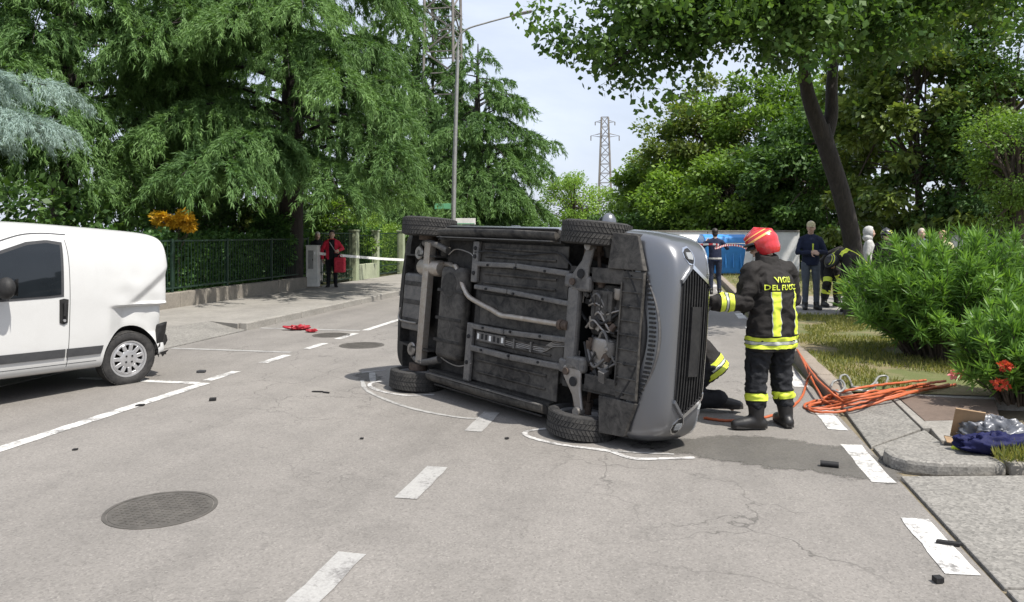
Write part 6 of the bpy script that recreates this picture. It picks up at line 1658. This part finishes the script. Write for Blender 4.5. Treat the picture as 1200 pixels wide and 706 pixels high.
# another van beyond the bushes
v2 = copy_tree(van); v2['label'] = 'white van parked beyond the oleanders, mostly hidden by leaves'
Xv = cam2w(1, .12); Xv = Vector((Xv.x, Xv.y, 0)).normalized(); Zv = Vector((0, 0, 1)); Yv = Zv.cross(Xv); o_ = cam2w((1128 - 600) / F * 23.5, 24.2)
v2.matrix_world = Matrix(((Xv.x, Yv.x, Zv.x, o_.x), (Xv.y, Yv.y, Zv.y, o_.y), (Xv.z, Yv.z, Zv.z, .10), (0, 0, 0, 1)))

# red carrier bag held by the woman
wl = Vector((wo[0].location)); rb_ = MB(); rb_.box((0, 0, .26), (.30, .14, .42)); rb_ = remeshed('carrier_bag', rb_, M['red_bag'], None, .02, 6, .012, 9)
rb_.location = wl + Vector((.30, -.12, .38)) ; tag(rb_, 'bright red carrier bag hanging from the woman\'s hand', 'bag')
MB().tube(spline([(-.08, 0, .44), (-.02, 0, .54), (.05, 0, .54), (.09, 0, .44)], 5), .008, 6).build('bag_handle', M['red_bag'], rb_)

# ------------------------------------------------------------------ hose, tools, litter
def hz_(x, y):
    """ground height at a world point on the near side of the verge"""
    if y > 8.0 and x > 1.73: return .10
    if y > 7.88 and x > 1.56: return .127
    if x < 1.5: return 0
    return .012 + min(max(x - 1.52, 0) * .075, .07)
def hose(name, pp, r, z=.0, n=8, jit=.004):
    P = []
    for (x, y) in pp:
        w = at(x, y, .03); zz_ = hz_(w.x, w.y); w = at(x, y, zz_ + r); P.append(Vector((w.x, w.y, zz_ + r + z)))
    P = spline(P, n)
    for q in P: q.z = max(q.z + random.uniform(-jit, jit), hz_(q.x, q.y) + r * .6)
    return MB().tube(P, r, 8)
hs = empty('hydraulic_hose', at(985, 476)); tag(hs, 'orange twin hydraulic hose heaped in loops over the kerb end', 'hose')
def loop(pp, z=0.0, r=.0125):
    m = hose('hose', pp, r, z); m.v = [tuple(Vector(v) - hs.location) for v in m.v]; m.build('hose_run', M['orange'], hs, 60)
loop([(1120, 451), (1070, 459), (1010, 468), (965, 478), (946, 479), (944, 474), (962, 469), (1000, 464), (1050, 456), (1095, 452)])
loop([(1112, 453), (1060, 464), (1008, 475), (972, 482), (950, 481), (952, 476), (985, 472), (1030, 463), (1080, 456)], .02)
loop([(1090, 457), (1050, 467), (1012, 478), (985, 484), (955, 484), (948, 478), (970, 473), (1015, 466), (1060, 459)], .012)
#loop([(1100, 454), (1058, 460), (1020, 471), (1000, 478), (978, 480), (972, 475), (990, 470), (1025, 462)], .035)
loop([(1108, 452), (1080, 456), (1048, 463), (1010, 471), (985, 477), (966, 476), (968, 471), (1000, 462), (1044, 455), (1085, 451)], .045)
loop([(990, 474), (974, 461), (957, 445), (943, 425), (934, 411)], .01)
loop([(982, 479), (966, 470), (955, 452), (944, 430), (938, 418)], .005)
loop([(950, 438), (946, 446), (941, 462), (932, 474), (915, 484), (885, 491), (850, 493), (825, 490)])
mt = empty('metal_frame', at(1005, 452, .1)); tag(mt, 'shiny bent metal tube tool lying in front of the bush', 'tool')
for pp in ([(974, 455), (977, 447), (986, 448), (990, 456), (984, 460), (975, 458)], [(986, 449), (985, 443), (992, 441), (998, 447), (1000, 452), (1015, 452), (1024, 449), (1030, 444), (1040, 444), (1038, 451)], [(990, 456), (1005, 455), (1022, 455), (1028, 449)]):
    P = [at(x, y + 2, .13) - mt.location for x, y in pp]
    for q in P: q.z = .02 + random.uniform(0, .05)
    MB().tube(spline(P, 6), .011, 8).build('bent_tube', M['galv'], mt, 60)

def crumple(name, label, cat, loc, size, mat, seed, rz=0, freq=4, amp=.25):
    m = MB().ball((0, 0, size[2] * .5), (size[0] / 2, size[1] / 2, size[2] / 2), 60, 40); o = m.build(name, mat, None, None, merge=True)
    for v in o.data.vertices:
        q = v.co * (freq / max(size)) + Vector((seed, seed * 2, 0)); a = noise.noise(q); b = 1 - 2 * abs(noise.noise(q * 1.9))
        v.co *= 1 + amp * (a * .8 + b * .55); v.co.z = max(v.co.z, .002)
    smooth(o.data, 60); o.location = loc; o.rotation_euler.z = rz
    return tag(o, label, cat)
w_ = at(1168, 524, .08)
crumple('plastic_sheet', 'crumpled silver grey sheet under the flowering oleander', 'sheet', (w_.x + .02, w_.y + .12, .068), (.40, .30, .17), M['bagsil'], 3.1, .3, 6, .42)
w_ = at(1150, 532, .08)
crumple('fabric_bundle', 'flattened navy blue fabric bundle lying at the kerb end', 'fabric', (w_.x + .10, w_.y + .03, .075), (.50, .20, .13), M['blue_fab'], 7.7, .25, 6, .4)
w_ = at(1123, 527, .08)
crumple('yellow_strap', 'yellow end of a strap poking out of the navy bundle', 'strap', (w_.x - .01, w_.y, .066), (.10, .05, .04), M['yellow'], 2.2, .8, 4, .3)
w_ = at(1140, 521, .08)
cd = MB(); cd.box((0, 0, .13), (.20, .012, .26), Matrix.Rotation(R(24), 3, 'X') @ Matrix.Rotation(R(6), 3, 'Y')); cd.box((-.08, -.10, .02), (.16, .20, .010), Matrix.Rotation(R(5), 3, 'Y'))
cd = cd.build('cardboard_piece', M['card'], None, bevel=.003); cd.location = (w_.x, w_.y + .10, .075); cd.rotation_euler.z = R(-12); tag(cd, 'torn brown cardboard flap leaning beside the silver sheet', 'cardboard')

w_ = at(350, 387)
rd = crumple('red_fragment', 'red broken plastic lamp piece lying in the bay near the kerb', 'debris', (w_.x, w_.y, .003), (.30, .15, .06), M['red_pl'], 1.4, .4, 6, .8)
w_ = at(365, 390); crumple('red_fragment', 'small red sliver beside the larger red lamp piece', 'debris', (w_.x, w_.y, .003), (.16, .08, .05), M['red_pl'], 4.4, .2, 5, .5)
def chunk(label, px, py, pts, h, rz, mat='blk_plastic'):
    w = at(px, py); o = MB().prism(pts, .004, h).build('debris_piece', M[mat], None, bevel=.003); o.location = (w.x, w.y, 0); o.rotation_euler.z = rz; return tag(o, label, 'debris')
w_ = at(972, 548); o = MB().tube([(-.06, 0, .022), (.06, .01, .022)], .021, 12).build('broken_tube', M['blk_plastic'], None, 40); o.location = (w_.x, w_.y, 0); o.rotation_euler.z = R(-15); tag(o, 'short black tube lying on the wet patch', 'debris')
chunk('flat dark strip lying on the white dash nearest the camera', 1111, 639, [(-.06, -.012), (.05, -.018), (.07, .01), (-.05, .014)], .022, R(-8))
chunk('small black cube of debris near the lower kerb edge', 1099, 683, [(-.022, -.018), (.02, -.02), (.024, .018), (-.018, .02)], .03, .4)
chunk('small dark fragment on the road left of the car wheel', 249, 470, [(-.035, -.02), (.03, -.025), (.04, .02), (-.02, .03)], .03, .7)
chunk('thin dark splinter on the road behind the rear wheel', 372, 460, [(-.06, -.012), (.05, -.01), (.06, .012), (-.04, .01)], .015, .1)
chunk('second thin splinter, right of the first behind the wheel', 382, 461, [(-.04, -.012), (.05, -.01), (.04, .014), (-.04, .01)], .015, -.3)
chunk('tiny dark crumb below the van wheel on the bay line', 165, 476, [(-.04, -.03), (.03, -.02), (.03, .025), (-.02, .02)], .018, .2)
chunk('dark crumb on the asphalt beneath the long edge line', 88, 528, [(-.02, -.015), (.018, -.01), (.02, .016), (-.014, .014)], .014, .5)
chunk('small crumb right of the second centre dash', 594, 515, [(-.018, -.014), (.016, -.012), (.02, .012), (-.014, .016)], .014, .9)
chunk('dark speck of debris between the centre dashes', 424, 515, [(-.016, -.014), (.014, -.012), (.016, .012), (-.012, .014)], .013, .3)
chunk('broken grey clip beside the bay divider', 236, 437, [(-.05, -.03), (.04, -.03), (.05, .02), (-.03, .04)], .03, .3, 'trim_grey')

# ------------------------------------------------------------------ families of like things
GROUPS = {'cedar_tree': 'cedars in the garden behind the railing', 'street_tree': 'trees along and beyond the road', 'shrub': 'shrubs above the hedge', 'hedge': 'hedges round the scene',
          'oleander_bush': 'oleander bushes on the verge', 'gate_pillar': 'sage green gate pillars', 'gate': 'dark green garden gates', 'recycling_bin': 'bins at the road end',
          'barrier_tape': 'barrier tape spans', 'debris_piece': 'small crash debris on the road', 'red_fragment': 'red plastic fragments in the bay', 'white_van': 'white vans'}
for o in list(SC.objects):
    if o.parent is None and o.get('label'):
        st_n = o.name.split('.')[0]
        if st_n in GROUPS: o['group'] = GROUPS[st_n]
        elif st_n == 'person': o['group'] = 'firefighters at the crash' if any(w in o['label'] for w in ('firefighter', 'colleague')) else 'officer, helpers and onlookers'
